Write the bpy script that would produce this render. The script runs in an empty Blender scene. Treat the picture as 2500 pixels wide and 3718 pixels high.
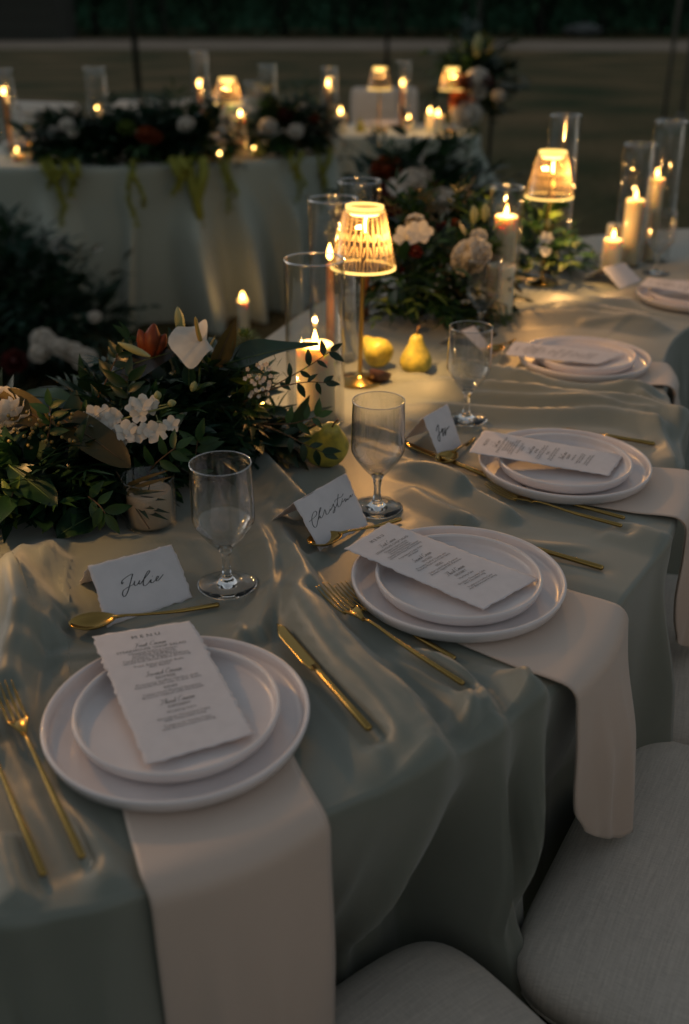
import bpy, math, random
import numpy as np
from mathutils import Vector, Matrix

random.seed(11)
rnd = random.random
R = math.radians
scene = bpy.context.scene
col = scene.collection

# ------------------------------------------------------------------ camera, sky, sun, exposure
cam_d = bpy.data.cameras.new('camera')
cam = bpy.data.objects.new('camera', cam_d)
col.objects.link(cam)
cam.location = (0, 0, 1.42)
cam.rotation_euler = (R(90 - 26.7), 0, 0)
cam_d.sensor_fit = 'VERTICAL'
cam_d.sensor_height = 36
cam_d.sensor_width = 24
cam_d.lens = 35
cam_d.clip_start = 0.02
cam_d.clip_end = 1000
cam_d.dof.use_dof = True
cam_d.dof.focus_distance = 1.33
cam_d.dof.aperture_fstop = 2.7
scene.camera = cam

SUN_EL, SUN_ROT = R(4), R(-60)
world = bpy.data.worlds.new('World')
scene.world = world
world.use_nodes = True
nt = world.node_tree
nt.nodes.clear()
sky = nt.nodes.new('ShaderNodeTexSky')
sky.sky_type = 'NISHITA'
sky.sun_disc = False
sky.sun_elevation = SUN_EL
sky.sun_rotation = SUN_ROT
sky.air_density = 1.0
sky.dust_density = 1.2
hs = nt.nodes.new('ShaderNodeHueSaturation')
hs.inputs['Saturation'].default_value = 0.33
bg = nt.nodes.new('ShaderNodeBackground')
bg.inputs['Strength'].default_value = 0.15
wo = nt.nodes.new('ShaderNodeOutputWorld')
nt.links.new(sky.outputs[0], hs.inputs['Color'])
nt.links.new(hs.outputs[0], bg.inputs[0])
nt.links.new(bg.outputs[0], wo.inputs[0])

sun_d = bpy.data.lights.new('sun', 'SUN')
sun_d.energy = 0.1
sun_d.angle = R(25)
sun_d.color = (1, 0.86, 0.78)
sun = bpy.data.objects.new('sun', sun_d)
col.objects.link(sun)
sun_dir = Vector((math.sin(SUN_ROT) * math.cos(SUN_EL), math.cos(SUN_ROT) * math.cos(SUN_EL), math.sin(SUN_EL)))
sun.rotation_euler = sun_dir.to_track_quat('Z', 'Y').to_euler()
sun.location = (0, 0, 20)

scene.view_settings.view_transform = 'Standard'
scene.view_settings.look = 'None'
scene.view_settings.gamma = 1
scene.view_settings.use_curve_mapping = False
scene.view_settings.exposure = 0.5
scene.render.engine = 'CYCLES'
scene.cycles.use_denoising = True
scene.cycles.max_bounces = 14
scene.cycles.transparent_max_bounces = 24
scene.cycles.transmission_bounces = 12
scene.cycles.sample_clamp_indirect = 4
scene.cycles.blur_glossy = 0.4
scene.cycles.caustics_reflective = False
scene.cycles.caustics_refractive = True
scene.render.film_transparent = False

# ------------------------------------------------------------------ materials
MATS = {}
def setin(b, **kw):
    for k, v in kw.items():
        n = k.replace('_', ' ')
        if n in b.inputs:
            b.inputs[n].default_value = v
def mat(name, color, rough=0.5, metallic=0.0, spec=0.5, noise=0.0, nscale=8.0, bump=0.0, bscale=60.0,
        trans=0.0, sss=0.0, sheen=0.0, color2=None, stretch=None, coat=0.0, sssr=(0.02, 0.008, 0.003), bdist=0.002):
    if name in MATS:
        return MATS[name]
    m = bpy.data.materials.new(name)
    m.use_nodes = True
    t = m.node_tree
    b = t.nodes['Principled BSDF']
    c4 = (*color, 1)
    setin(b, Base_Color=c4, Roughness=rough, Metallic=metallic, Specular_IOR_Level=spec, Sheen_Weight=sheen, Coat_Weight=coat)
    tc = t.nodes.new('ShaderNodeTexCoord')
    mp = t.nodes.new('ShaderNodeMapping')
    t.links.new(tc.outputs['Object'], mp.inputs[0])
    if stretch:
        mp.inputs['Scale'].default_value = stretch
    if noise or color2:
        n = t.nodes.new('ShaderNodeTexNoise')
        n.inputs['Scale'].default_value = nscale
        n.inputs['Detail'].default_value = 5
        t.links.new(mp.outputs[0], n.inputs[0])
        mx = t.nodes.new('ShaderNodeMix')
        mx.data_type = 'RGBA'
        c2 = color2 or tuple(x * (1 - noise) for x in color)
        mx.inputs[6].default_value = c4
        mx.inputs[7].default_value = (*c2, 1)
        rp = t.nodes.new('ShaderNodeMapRange')
        rp.inputs[1].default_value = 0.35
        rp.inputs[2].default_value = 0.65
        t.links.new(n.outputs[0], rp.inputs[0])
        t.links.new(rp.outputs[0], mx.inputs[0])
        t.links.new(mx.outputs[2], b.inputs['Base Color'])
    if bump:
        n2 = t.nodes.new('ShaderNodeTexNoise')
        n2.inputs['Scale'].default_value = bscale
        n2.inputs['Detail'].default_value = 4
        t.links.new(mp.outputs[0], n2.inputs[0])
        bp = t.nodes.new('ShaderNodeBump')
        bp.inputs['Strength'].default_value = bump
        bp.inputs['Distance'].default_value = bdist
        t.links.new(n2.outputs[0], bp.inputs['Height'])
        t.links.new(bp.outputs[0], b.inputs['Normal'])
    if sss:
        setin(b, Subsurface_Weight=sss, Subsurface_Radius=sssr, Subsurface_Scale=1.0)
    if trans:
        tr = t.nodes.new('ShaderNodeBsdfTranslucent')
        tr.inputs[0].default_value = c4
        if noise or color2:
            t.links.new(mx.outputs[2], tr.inputs[0])
        ms = t.nodes.new('ShaderNodeMixShader')
        ms.inputs[0].default_value = trans
        t.links.new(b.outputs[0], ms.inputs[1])
        t.links.new(tr.outputs[0], ms.inputs[2])
        t.links.new(ms.outputs[0], t.nodes['Material Output'].inputs[0])
    MATS[name] = m
    return m
def mat_thin_glass(name, base=0.05, edge=0.85, power=4.0, tint=(1, 1, 1), rough=0.02):
    m = bpy.data.materials.new(name); m.use_nodes = True
    t = m.node_tree; t.nodes.remove(t.nodes['Principled BSDF'])
    lw = t.nodes.new('ShaderNodeLayerWeight'); lw.inputs[0].default_value = 0.5
    pw = t.nodes.new('ShaderNodeMath'); pw.operation = 'POWER'; pw.inputs[1].default_value = power
    t.links.new(lw.outputs['Facing'], pw.inputs[0])
    mr = t.nodes.new('ShaderNodeMapRange'); mr.inputs[3].default_value = base; mr.inputs[4].default_value = edge
    t.links.new(pw.outputs[0], mr.inputs[0])
    tr = t.nodes.new('ShaderNodeBsdfTransparent'); tr.inputs[0].default_value = (*tint, 1)
    gl = t.nodes.new('ShaderNodeBsdfGlossy'); gl.inputs['Roughness'].default_value = rough
    ms = t.nodes.new('ShaderNodeMixShader')
    t.links.new(mr.outputs[0], ms.inputs[0]); t.links.new(tr.outputs[0], ms.inputs[1]); t.links.new(gl.outputs[0], ms.inputs[2])
    t.links.new(ms.outputs[0], t.nodes['Material Output'].inputs[0])
    MATS[name] = m
    return m
def mat_glass(name, ior=1.5):
    m = bpy.data.materials.new(name); m.use_nodes = True
    t = m.node_tree; t.nodes.remove(t.nodes['Principled BSDF'])
    g = t.nodes.new('ShaderNodeBsdfGlass'); g.inputs['IOR'].default_value = ior; g.inputs['Roughness'].default_value = 0.0
    t.links.new(g.outputs[0], t.nodes['Material Output'].inputs[0])
    MATS[name] = m
    return m
def mat_flame(name, color, strength):
    m = bpy.data.materials.new(name); m.use_nodes = True
    t = m.node_tree; t.nodes.remove(t.nodes['Principled BSDF'])
    e = t.nodes.new('ShaderNodeEmission'); e.inputs[0].default_value = (*color, 1); e.inputs[1].default_value = strength
    tr = t.nodes.new('ShaderNodeBsdfTransparent')
    a = t.nodes.new('ShaderNodeAddShader')
    t.links.new(e.outputs[0], a.inputs[0]); t.links.new(tr.outputs[0], a.inputs[1])
    t.links.new(a.outputs[0], t.nodes['Material Output'].inputs[0])
    MATS[name] = m
    return m
def mat_emit(name, color, strength):
    m = bpy.data.materials.new(name); m.use_nodes = True
    t = m.node_tree; t.nodes.remove(t.nodes['Principled BSDF'])
    e = t.nodes.new('ShaderNodeEmission'); e.inputs[0].default_value = (*color, 1); e.inputs[1].default_value = strength
    t.links.new(e.outputs[0], t.nodes['Material Output'].inputs[0])
    MATS[name] = m
    return m
def mat_acrylic(name, clear):
    m = bpy.data.materials.new(name); m.use_nodes = True
    t = m.node_tree; b = t.nodes['Principled BSDF']
    setin(b, Base_Color=(.75, .66, .50, 1), Roughness=.1, Specular_IOR_Level=.6)
    tl = t.nodes.new('ShaderNodeBsdfTranslucent'); tl.inputs[0].default_value = (.75, .62, .42, 1)
    tp = t.nodes.new('ShaderNodeBsdfTransparent')
    a = t.nodes.new('ShaderNodeMixShader'); a.inputs[0].default_value = .62
    t.links.new(b.outputs[0], a.inputs[1]); t.links.new(tl.outputs[0], a.inputs[2])
    m2 = t.nodes.new('ShaderNodeMixShader'); m2.inputs[0].default_value = clear
    t.links.new(a.outputs[0], m2.inputs[1]); t.links.new(tp.outputs[0], m2.inputs[2])
    t.links.new(m2.outputs[0], t.nodes['Material Output'].inputs[0])
    MATS[name] = m
    return m
def mat_weave(name, color):
    m = mat(name, color, rough=.85, spec=.2, sheen=.25)
    t = m.node_tree; b = t.nodes['Principled BSDF']
    tc = t.nodes.new('ShaderNodeTexCoord')
    hs_ = []
    for sc in ((26, 460, 26), (1100, 90, 90)):
        mp = t.nodes.new('ShaderNodeMapping'); mp.inputs['Scale'].default_value = sc
        t.links.new(tc.outputs['Object'], mp.inputs[0])
        n = t.nodes.new('ShaderNodeTexNoise'); n.inputs['Scale'].default_value = 1.0; n.inputs['Detail'].default_value = 3
        t.links.new(mp.outputs[0], n.inputs[0]); hs_.append(n)
    ad = t.nodes.new('ShaderNodeMath'); ad.operation = 'ADD'
    t.links.new(hs_[0].outputs[0], ad.inputs[0]); t.links.new(hs_[1].outputs[0], ad.inputs[1])
    bp = t.nodes.new('ShaderNodeBump'); bp.inputs['Strength'].default_value = .55; bp.inputs['Distance'].default_value = .0012
    t.links.new(ad.outputs[0], bp.inputs['Height']); t.links.new(bp.outputs[0], b.inputs['Normal'])
    mr = t.nodes.new('ShaderNodeMapRange'); mr.inputs[1].default_value = .7; mr.inputs[2].default_value = 1.3
    t.links.new(ad.outputs[0], mr.inputs[0])
    mx = t.nodes.new('ShaderNodeMix'); mx.data_type = 'RGBA'
    mx.inputs[6].default_value = (*[c * .84 for c in color], 1); mx.inputs[7].default_value = (*[min(1, c * 1.13) for c in color], 1)
    t.links.new(mr.outputs[0], mx.inputs[0]); t.links.new(mx.outputs[2], b.inputs['Base Color'])
    return m

SATIN = mat('sage_satin', (.188, .207, .172), rough=.41, spec=.5, sheen=.35, bump=.05, bscale=900, noise=.06, nscale=14)
FARCLOTH = mat('sage_cloth', (.325, .365, .31), rough=.6, spec=.4, sheen=.3, bump=.05, bscale=500)
CERAMIC = mat('ceramic', (.77, .715, .71), rough=.30, spec=.5, bump=.06, bscale=120, noise=.07, nscale=22, coat=.4)
NAPKIN = mat('blush_napkin', (.60, .485, .405), rough=.38, spec=.35, sheen=.3, bump=.06, bscale=700)
GOLD = mat('brushed_gold', (.42, .275, .085), rough=.19, metallic=1.0, bump=.02, bscale=300)
PAPER = mat('cotton_paper', (.84, .805, .815), rough=.9, spec=.15, bump=.35, bscale=420, trans=.18, noise=.05, nscale=60, bdist=.0006)
INK = mat('ink', (.025, .026, .025), rough=.8, spec=.1)
MENUINK = mat('menu_ink', (.13, .13, .135), rough=.8, spec=.1)
WAX = mat('ivory_wax', (.86, .76, .55), rough=.5, spec=.4, sss=1.0, sssr=(.017, .0135, .0095), bump=.04, bscale=40)
TAPERWAX = mat('amber_wax', (.40, .17, .055), rough=.42, spec=.4, sss=.4, sssr=(.012, .004, .001))
RIM = mat_thin_glass('glass_rim', .30, .95, 1.5, (.95, .95, .95), .05)
WICK = mat('wick', (.02, .016, .012), rough=.9)
LINEN = mat_weave('linen', (.62, .58, .52))
WOOD = mat('dark_wood', (.05, .032, .02), rough=.5, noise=.4, nscale=20)
PEAR = mat('pear_skin', (.55, .45, .06), rough=.42, spec=.45, color2=(.30, .27, .05), nscale=70, bump=.25, bscale=160)
STALK = mat('stalk', (.14, .075, .03), rough=.8)
THIN = mat_thin_glass('thin_glass', .05, .9, 3.0, (.97, .975, .97))
GLASS = mat_glass('goblet_glass', 1.45)
BOWL = mat_thin_glass('goblet_bowl', .055, .97, 2.3, (.96, .965, .965), .01)
SHADE = mat_thin_glass('shade_glass', .06, .8, 3.0, (.70, .66, .58))
FLAME = mat_flame('flame', (1.0, .50, .10), 9.0)
FARFLAME = mat_flame('far_flame', (1.0, .55, .13), 11.0)
LED = mat_emit('led', (1.0, .58, .20), 14.0)
EDGEGLOW = mat_emit('acrylic_edge', (1.0, .60, .16), 1.5)
ACRYL = mat_acrylic('acrylic', .935)
ACUT = mat_acrylic('acrylic_cut', .86)
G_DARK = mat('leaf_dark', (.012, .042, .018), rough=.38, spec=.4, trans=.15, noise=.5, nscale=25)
G_MID = mat('leaf_mid', (.028, .082, .022), rough=.42, spec=.4, trans=.25, noise=.4, nscale=25)
G_LIGHT = mat('leaf_light', (.10, .16, .026), rough=.45, spec=.35, trans=.3, noise=.3, nscale=25)
G_BLUE = mat('leaf_blue', (.014, .050, .034), rough=.4, spec=.4, trans=.12, noise=.4, nscale=20)
G_BROWN = mat('leaf_brown', (.085, .056, .017), rough=.55, spec=.3, trans=.2, color2=(.09, .07, .022), nscale=14, bump=.2, bscale=60)
OLIVE = mat('leaf_olive', (.036, .040, .012), rough=.5, spec=.35, trans=.2, color2=(.07, .048, .014), nscale=12, bump=.25, bscale=50)
G_BLACK = mat('leaf_black', (.014, .016, .017), rough=.25, spec=.5, noise=.4, nscale=30)
LIME = mat('lime_tassel', (.27, .29, .04), rough=.7, trans=.25)
WHITEP = mat('white_petal', (.78, .76, .70), rough=.55, spec=.35, trans=.4, noise=.12, nscale=60, bump=.2, bscale=140)
BLUSHP = mat('blush_petal', (.82, .74, .66), rough=.6, spec=.3, trans=.3, noise=.1, nscale=40)
RUST = mat('rust_petal', (.24, .055, .016), rough=.5, spec=.35, trans=.25, noise=.35, nscale=30)
WINE = mat('wine_petal', (.09, .014, .013), rough=.55, trans=.2, noise=.3, nscale=30)
GREENB = mat('green_bud', (.26, .29, .10), rough=.5, trans=.2, color2=(.42, .43, .22), nscale=18)
SPAD = mat('spadix', (.42, .29, .07), rough=.7, bump=.5, bscale=300)
STEM = mat('stem', (.05, .09, .025), rough=.5)
TWIG = mat('twig', (.10, .06, .03), rough=.7)
POLE = mat('pole_metal', (.02, .028, .024), rough=.5, metallic=.3)
PALEPOLE = mat('pale_pole', (.16, .16, .14), rough=.5, metallic=.2)

# ------------------------------------------------------------------ mesh helpers
class MB:
    def __init__(s):
        s.v = []; s.f = []
    def add(s, vs, fs):
        o = len(s.v)
        s.v.extend([tuple(p) for p in vs]); s.f.extend([tuple(i + o for i in f) for f in fs])
        return s
    def mesh(s, name, m, smooth=True):
        me = bpy.data.meshes.new(name)
        me.from_pydata(s.v, [], s.f)
        if smooth:
            me.polygons.foreach_set('use_smooth', [True] * len(me.polygons))
        me.materials.append(m)
        me.update()
        return me
    def build(s, name, m, parent=None, smooth=True, loc=None):
        o = bpy.data.objects.new(name, s.mesh(name, m, smooth))
        col.objects.link(o)
        if parent is not None:
            o.parent = parent
        if loc is not None:
            o.location = loc
        return o
def tag(o, label=None, cat=None, group=None, kind=None):
    if label: o['label'] = label
    if cat: o['category'] = cat
    if group: o['group'] = group
    if kind: o['kind'] = kind
    return o
def thing(name, label, cat, loc=(0, 0, 0), rotz=0.0, group=None):
    o = bpy.data.objects.new(name, None)
    col.objects.link(o)
    o.empty_display_size = .05
    o.location = loc; o.rotation_euler = (0, 0, rotz)
    return tag(o, label, cat, group)
def copy_tree(o, parent=None):
    c = o.copy(); col.objects.link(c); c.parent = parent
    for ch in o.children:
        copy_tree(ch, c)
    return c
def lathe(mb, prof, n=40, cap0=False, cap1=False, rf=None, off=(0, 0, 0)):
    vs, fs = [], []
    for (r, z) in prof:
        for k in range(n):
            a = 2 * math.pi * k / n
            rr = r * (rf(a, z) if rf else 1)
            vs.append((off[0] + rr * math.cos(a), off[1] + rr * math.sin(a), off[2] + z))
    for i in range(len(prof) - 1):
        for k in range(n):
            k2 = (k + 1) % n
            fs.append((i * n + k, i * n + k2, (i + 1) * n + k2, (i + 1) * n + k))
    if cap0: fs.append(tuple(range(n))[::-1])
    if cap1: fs.append(tuple((len(prof) - 1) * n + k for k in range(n)))
    return mb.add(vs, fs)
def tube(mb, pts, rad, n=6, caps=True, flat=1.0):
    pts = [Vector(p) for p in pts]
    if not isinstance(rad, (list, tuple)): rad = [rad] * len(pts)
    up = Vector((0, 0, 1)); vs, fs = [], []
    for i, p in enumerate(pts):
        d = (pts[min(i + 1, len(pts) - 1)] - pts[max(i - 1, 0)])
        if d.length < 1e-9: d = Vector((0, 0, 1))
        d.normalize()
        a = d.cross(up)
        if a.length < .05: a = d.cross(Vector((1, 0, 0)))
        a.normalize(); b = a.cross(d)
        for k in range(n):
            t = 2 * math.pi * k / n
            vs.append(p + rad[i] * (math.cos(t) * a + flat * math.sin(t) * b))
    for i in range(len(pts) - 1):
        for k in range(n):
            k2 = (k + 1) % n
            fs.append((i * n + k, i * n + k2, (i + 1) * n + k2, (i + 1) * n + k))
    if caps:
        fs.append(tuple(range(n))[::-1]); fs.append(tuple((len(pts) - 1) * n + k for k in range(n)))
    return mb.add(vs, fs)
def spline(pts, n=8, closed=False):
    P = [Vector(p) for p in pts]; out = []
    for i in range(len(P) - 1):
        p0 = P[max(i - 1, 0)]; p1 = P[i]; p2 = P[i + 1]; p3 = P[min(i + 2, len(P) - 1)]
        for k in range(n):
            t = k / n
            out.append(.5 * ((2 * p1) + (p2 - p0) * t + (2 * p0 - 5 * p1 + 4 * p2 - p3) * t * t + (3 * p1 - p0 - 3 * p2 + p3) * t ** 3))
    out.append(P[-1])
    return out
def grid(mb, fn, nu, nv):
    vs = [fn(i / nu, j / nv) for j in range(nv + 1) for i in range(nu + 1)]
    fs = [(j * (nu + 1) + i, j * (nu + 1) + i + 1, (j + 1) * (nu + 1) + i + 1, (j + 1) * (nu + 1) + i) for j in range(nv) for i in range(nu)]
    return mb.add(vs, fs)
def slab(mb, fn, nu, nv, th):
    """a sheet fn(u,v) given real thickness th along +z-ish normal"""
    top = [Vector(fn(i / nu, j / nv)) for j in range(nv + 1) for i in range(nu + 1)]
    w = nu + 1
    nor = []
    for j in range(nv + 1):
        for i in range(nu + 1):
            a = top[j * w + min(i + 1, nu)] - top[j * w + max(i - 1, 0)]
            b = top[min(j + 1, nv) * w + i] - top[max(j - 1, 0) * w + i]
            nn = a.cross(b)
            nor.append(nn.normalized() if nn.length > 1e-12 else Vector((0, 0, 1)))
    bot = [p - n_ * th for p, n_ in zip(top, nor)]
    N = len(top)
    fs = []
    for j in range(nv):
        for i in range(nu):
            a = j * w + i
            fs.append((a, a + 1, a + w + 1, a + w)); fs.append((N + a, N + a + w, N + a + w + 1, N + a + 1))
    rim = [i for i in range(w)] + [j * w + nu for j in range(1, nv + 1)] + [nv * w + i for i in range(nu - 1, -1, -1)] + [j * w for j in range(nv - 1, 0, -1)]
    for k in range(len(rim)):
        a, b = rim[k], rim[(k + 1) % len(rim)]
        fs.append((b, a, N + a, N + b))
    return mb.add(top + bot, fs)
def smooth01(x):
    x = max(0.0, min(1.0, x)); return x * x * (3 - 2 * x)
def frame(d, up=Vector((0, 0, 1))):
    d = Vector(d).normalized()
    s_ = d.cross(up)
    if s_.length < .05: s_ = d.cross(Vector((1, 0, 0)))
    s_.normalize()
    return d, s_, s_.cross(d)
LEAFSHAPE = {
    'oval': lambda t: math.sin(math.pi * t ** .8) ** .9,
    'lance': lambda t: math.sin(math.pi * t ** .62) ** 1.15,
    'narrow': lambda t: math.sin(math.pi * t ** .6) ** .8,
    'magnolia': lambda t: math.sin(math.pi * min(1, t * 1.0) ** .95) ** .65,
}
def leaf(mb, base, d, L, Wd, up=Vector((0, 0, 1)), droop=.3, fold=.25, n=6, shape='oval', wave=0.0, m=1):
    d, s_, u_ = frame(d, up)
    sh = LEAFSHAPE[shape]
    base = Vector(base); vs = []; w = 2 * m + 1
    ph = rnd() * 6
    for i in range(n + 1):
        t = i / n
        p = base + d * (L * t) - u_ * (droop * L * t * t)
        hw = max(Wd * .5 * sh(min(.999, max(.001, t))), Wd * .012)
        for k in range(-m, m + 1):
            f = k / m
            vs.append(p + s_ * (hw * f) + u_ * (fold * hw * abs(f) ** 1.3 + wave * Wd * math.sin(ph + t * 9) * f * abs(f)))
    fs = [(i * w + k, i * w + k + 1, (i + 1) * w + k + 1, (i + 1) * w + k) for i in range(n) for k in range(2 * m)]
    mb.add(vs, fs)
def rdir(zmin=-1.0, zmax=1.0):
    z = zmin + (zmax - zmin) * rnd(); a = rnd() * 2 * math.pi; r = math.sqrt(max(0, 1 - z * z))
    return Vector((r * math.cos(a), r * math.sin(a), z))
def jit(s_):
    return Vector(((rnd() - .5) * s_, (rnd() - .5) * s_, (rnd() - .5) * s_))
def sprig(mb, base, d, L, nl, lL, lW, shape='oval', curve=.3, stem_r=.0012, pair=True, mbs=None, n=5):
    """stem plus leaves"""
    d = Vector(d).normalized()
    pts = []
    side = rdir() ; side = (side - d * side.dot(d)).normalized()
    for i in range(7):
        t = i / 6
        pts.append(Vector(base) + d * L * t + side * (curve * L * t * t) - Vector((0, 0, 1)) * (.12 * L * t * t))
    tube(mbs or mb, pts, [stem_r * (1 - .6 * i / 6) for i in range(7)], n=4, caps=False)
    for i in range(nl):
        t = .18 + .82 * (i + .5) / nl
        k = min(5, int(t * 6)); f = t * 6 - k
        p = pts[k].lerp(pts[k + 1], f); dd = (pts[k + 1] - pts[k]).normalized()
        a, s_, u_ = frame(dd)
        for sg in ((1, -1) if pair else ((1,) if i % 2 else (-1,))):
            ld = dd * (.45 + .3 * rnd()) + s_ * sg * (.7 + .3 * rnd()) + u_ * (rnd() - .3) * .7
            sc = .75 + .45 * rnd()
            leaf(mb, p, ld, lL * sc, lW * sc, up=(u_ + jit(.9)).normalized(), droop=.1 + .3 * rnd(), fold=.15 + .2 * rnd(), n=n, shape=shape)
    leaf(mb, pts[-1], (pts[-1] - pts[-2]), lL * .9, lW * .8, droop=.2, n=n, shape=shape)
def petal(mb, base, d, out, L, Wd, cup, n=4, m=2, frill=0.0):
    d = Vector(d).normalized(); out = Vector(out); out = (out - d * out.dot(d))
    if out.length < 1e-6: out = Vector((1, 0, 0)).cross(d)
    out.normalize(); s_ = d.cross(out)
    vs = []; w = 2 * m + 1
    ph = rnd() * 6
    for i in range(n + 1):
        t = i / n
        hw = Wd * .5 * (.25 + .75 * math.sin(math.pi * min(.97, .12 + t * .72)))
        for k in range(-m, m + 1):
            f = k / m
            p = Vector(base) + d * (L * t * (1 - .12 * f * f * t)) + s_ * hw * f * (1 - .25 * cup * abs(f)) + out * (cup * L * (.9 * t * (1.15 - t)) - cup * hw * .6 * f * f)
            p += out * frill * L * math.sin(ph + 5 * f + 3 * t) * t * t
            vs.append(p)
    fs = [(i * w + k, i * w + k + 1, (i + 1) * w + k + 1, (i + 1) * w + k) for i in range(n) for k in range(2 * m)]
    mb.add(vs, fs)
def rose(mb, c, r, axis=(0, 0, 1), layers=4, frill=.06):
    a, s_, u_ = frame(axis)
    c = Vector(c)
    ball(mb, c - a * r * .25, r * .42, 9, 6)
    for l in range(layers):
        f = (l + 1) / layers
        npet = 3 + l * 2
        for k in range(npet):
            ang = 2 * math.pi * k / npet + l * .7 + rnd() * .35
            o = s_ * math.cos(ang) + u_ * math.sin(ang)
            tilt = .10 + .95 * f ** 1.6
            d = a * math.cos(tilt) + o * math.sin(tilt)
            petal(mb, c - a * r * .75 + o * r * .10 * f, d, o, r * (1.35 - .18 * f), r * (.75 + .6 * f), .55 - .15 * f, frill=frill)
def floret(mb, c, r, axis, n=5, cup=.3, frill=.1):
    a, s_, u_ = frame(axis); c = Vector(c); a0 = rnd() * 6
    for k in range(n):
        ang = a0 + 2 * math.pi * k / n
        o = s_ * math.cos(ang) + u_ * math.sin(ang)
        petal(mb, c, o + a * .45, a, r, r * .85, cup * .5, n=3, m=1, frill=frill)
def bud(mb, base, d, L, Rr, n=10, seams=3, open_=0.0):
    d, s_, u_ = frame(d); vs = []; fs = []
    prof = [(0, .25), (.12, .6), (.3, .92), (.5, 1.0), (.7, .86), (.86, .55), (.96, .28), (1, .1)]
    for (t, rr) in prof:
        for k in range(n):
            a = 2 * math.pi * k / n
            q = rr * Rr * (1 - .13 * abs(math.sin(a * seams / 2)) ** 4)
            vs.append(Vector(base) + d * L * t + (s_ * math.cos(a) + u_ * math.sin(a)) * q)
    for i in range(len(prof) - 1):
        for k in range(n):
            k2 = (k + 1) % n
            fs.append((i * n + k, i * n + k2, (i + 1) * n + k2, (i + 1) * n + k))
    fs.append(tuple((len(prof) - 1) * n + k for k in range(n)))
    mb.add(vs, fs)
def ball(mb, c, r, n=10, m=6, sq=1.0):
    prof = [(max(.0005, r * math.sin(math.pi * i / m)), -r * sq * math.cos(math.pi * i / m)) for i in range(m + 1)]
    lathe(mb, prof, n, off=c)

# ------------------------------------------------------------------ ground, track, surrounding rise added for shade
def ground_mat():
    m = bpy.data.materials.new('dry_grass'); m.use_nodes = True
    t = m.node_tree; b = t.nodes['Principled BSDF']
    setin(b, Roughness=.95, Specular_IOR_Level=.1)
    tc = t.nodes.new('ShaderNodeTexCoord')
    n1 = t.nodes.new('ShaderNodeTexNoise'); n1.inputs['Scale'].default_value = .35; n1.inputs['Detail'].default_value = 6
    n2 = t.nodes.new('ShaderNodeTexNoise'); n2.inputs['Scale'].default_value = 9; n2.inputs['Detail'].default_value = 8
    t.links.new(tc.outputs['Object'], n1.inputs[0]); t.links.new(tc.outputs['Object'], n2.inputs[0])
    r1 = t.nodes.new('ShaderNodeValToRGB')
    e = r1.color_ramp.elements
    e[0].position = .30; e[0].color = (.026, .05, .018, 1); e[1].position = .66; e[1].color = (.20, .14, .07, 1)
    t.links.new(n1.outputs[0], r1.inputs[0])
    mx = t.nodes.new('ShaderNodeMix'); mx.data_type = 'RGBA'; mx.blend_type = 'MULTIPLY'; mx.inputs[0].default_value = .7
    r2 = t.nodes.new('ShaderNodeValToRGB'); r2.color_ramp.elements[0].color = (.4, .4, .38, 1); r2.color_ramp.elements[0].position = .3
    r2.color_ramp.elements[1].position = .75
    t.links.new(n2.outputs[0], r2.inputs[0])
    t.links.new(r1.outputs[0], mx.inputs[6]); t.links.new(r2.outputs[0], mx.inputs[7])
    t.links.new(mx.outputs[2], b.inputs['Base Color'])
    bp = t.nodes.new('ShaderNodeBump'); bp.inputs['Strength'].default_value = .6; bp.inputs['Distance'].default_value = .05
    t.links.new(n2.outputs[0], bp.inputs['Height']); t.links.new(bp.outputs[0], b.inputs['Normal'])
    return m
mb = MB()
grid(mb, lambda u, v: (-400 + 800 * u, -100 + 700 * v, 0), 24, 24)
tag(mb.build('ground', ground_mat()), kind='structure')
mb = MB()
grid(mb, lambda u, v: (-80 + 160 * u, 44 + 16 * v + 2.0 * math.sin(u * 5) - 7 * (u - .5), .004), 40, 4)
tag(mb.build('dirt_track', mat('track', (.30, .245, .19), rough=.95, spec=.1, noise=.3, nscale=.6)), kind='structure')
SHADE_HILL = mat('shade_hill_wood', (.035, .095, .055), rough=1, spec=.0, noise=.5, nscale=.4)
mb = MB()
def shade_hill(u, v):  # rise runs unseen round behind the camera, added to block low sky light
    a = 2 * math.pi * u; r = 96 + 120 * v
    z = -.5 + 34 * math.sin(math.pi * .5 * min(1, v * 1.7)) * (1 + .16 * math.sin(3 * a + 1) + .12 * math.sin(7 * a) + .08 * math.sin(17 * a + v * 7))
    return (r * math.sin(a), r * math.cos(a), z)
grid(mb, shade_hill, 160, 16)
tag(mb.build('shade_hill', SHADE_HILL), kind='structure')

# grass tufts close to the tables: nobody could count them
mb = MB()
for i in range(9000):
    y = 3.4 + 8 * rnd() ** 1.5; x = (rnd() - .5) * (y * .95 + 1.2)
    h = .03 + .06 * rnd(); a = rnd() * 6.28; w = .0035
    dx, dy = math.cos(a), math.sin(a); lx, ly = (rnd() - .5) * .06, (rnd() - .5) * .06
    mb.add([(x - dx * w, y - dy * w, 0), (x + dx * w, y + dy * w, 0), (x + lx, y + ly, h)], [(0, 1, 2)])
tag(mb.build('grass', mat('straw', (.13, .11, .05), rough=.9, trans=.3, color2=(.05, .07, .025), nscale=1.2)), 'short dry grass and straw on the field around the tables', 'grass', kind='stuff')

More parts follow.
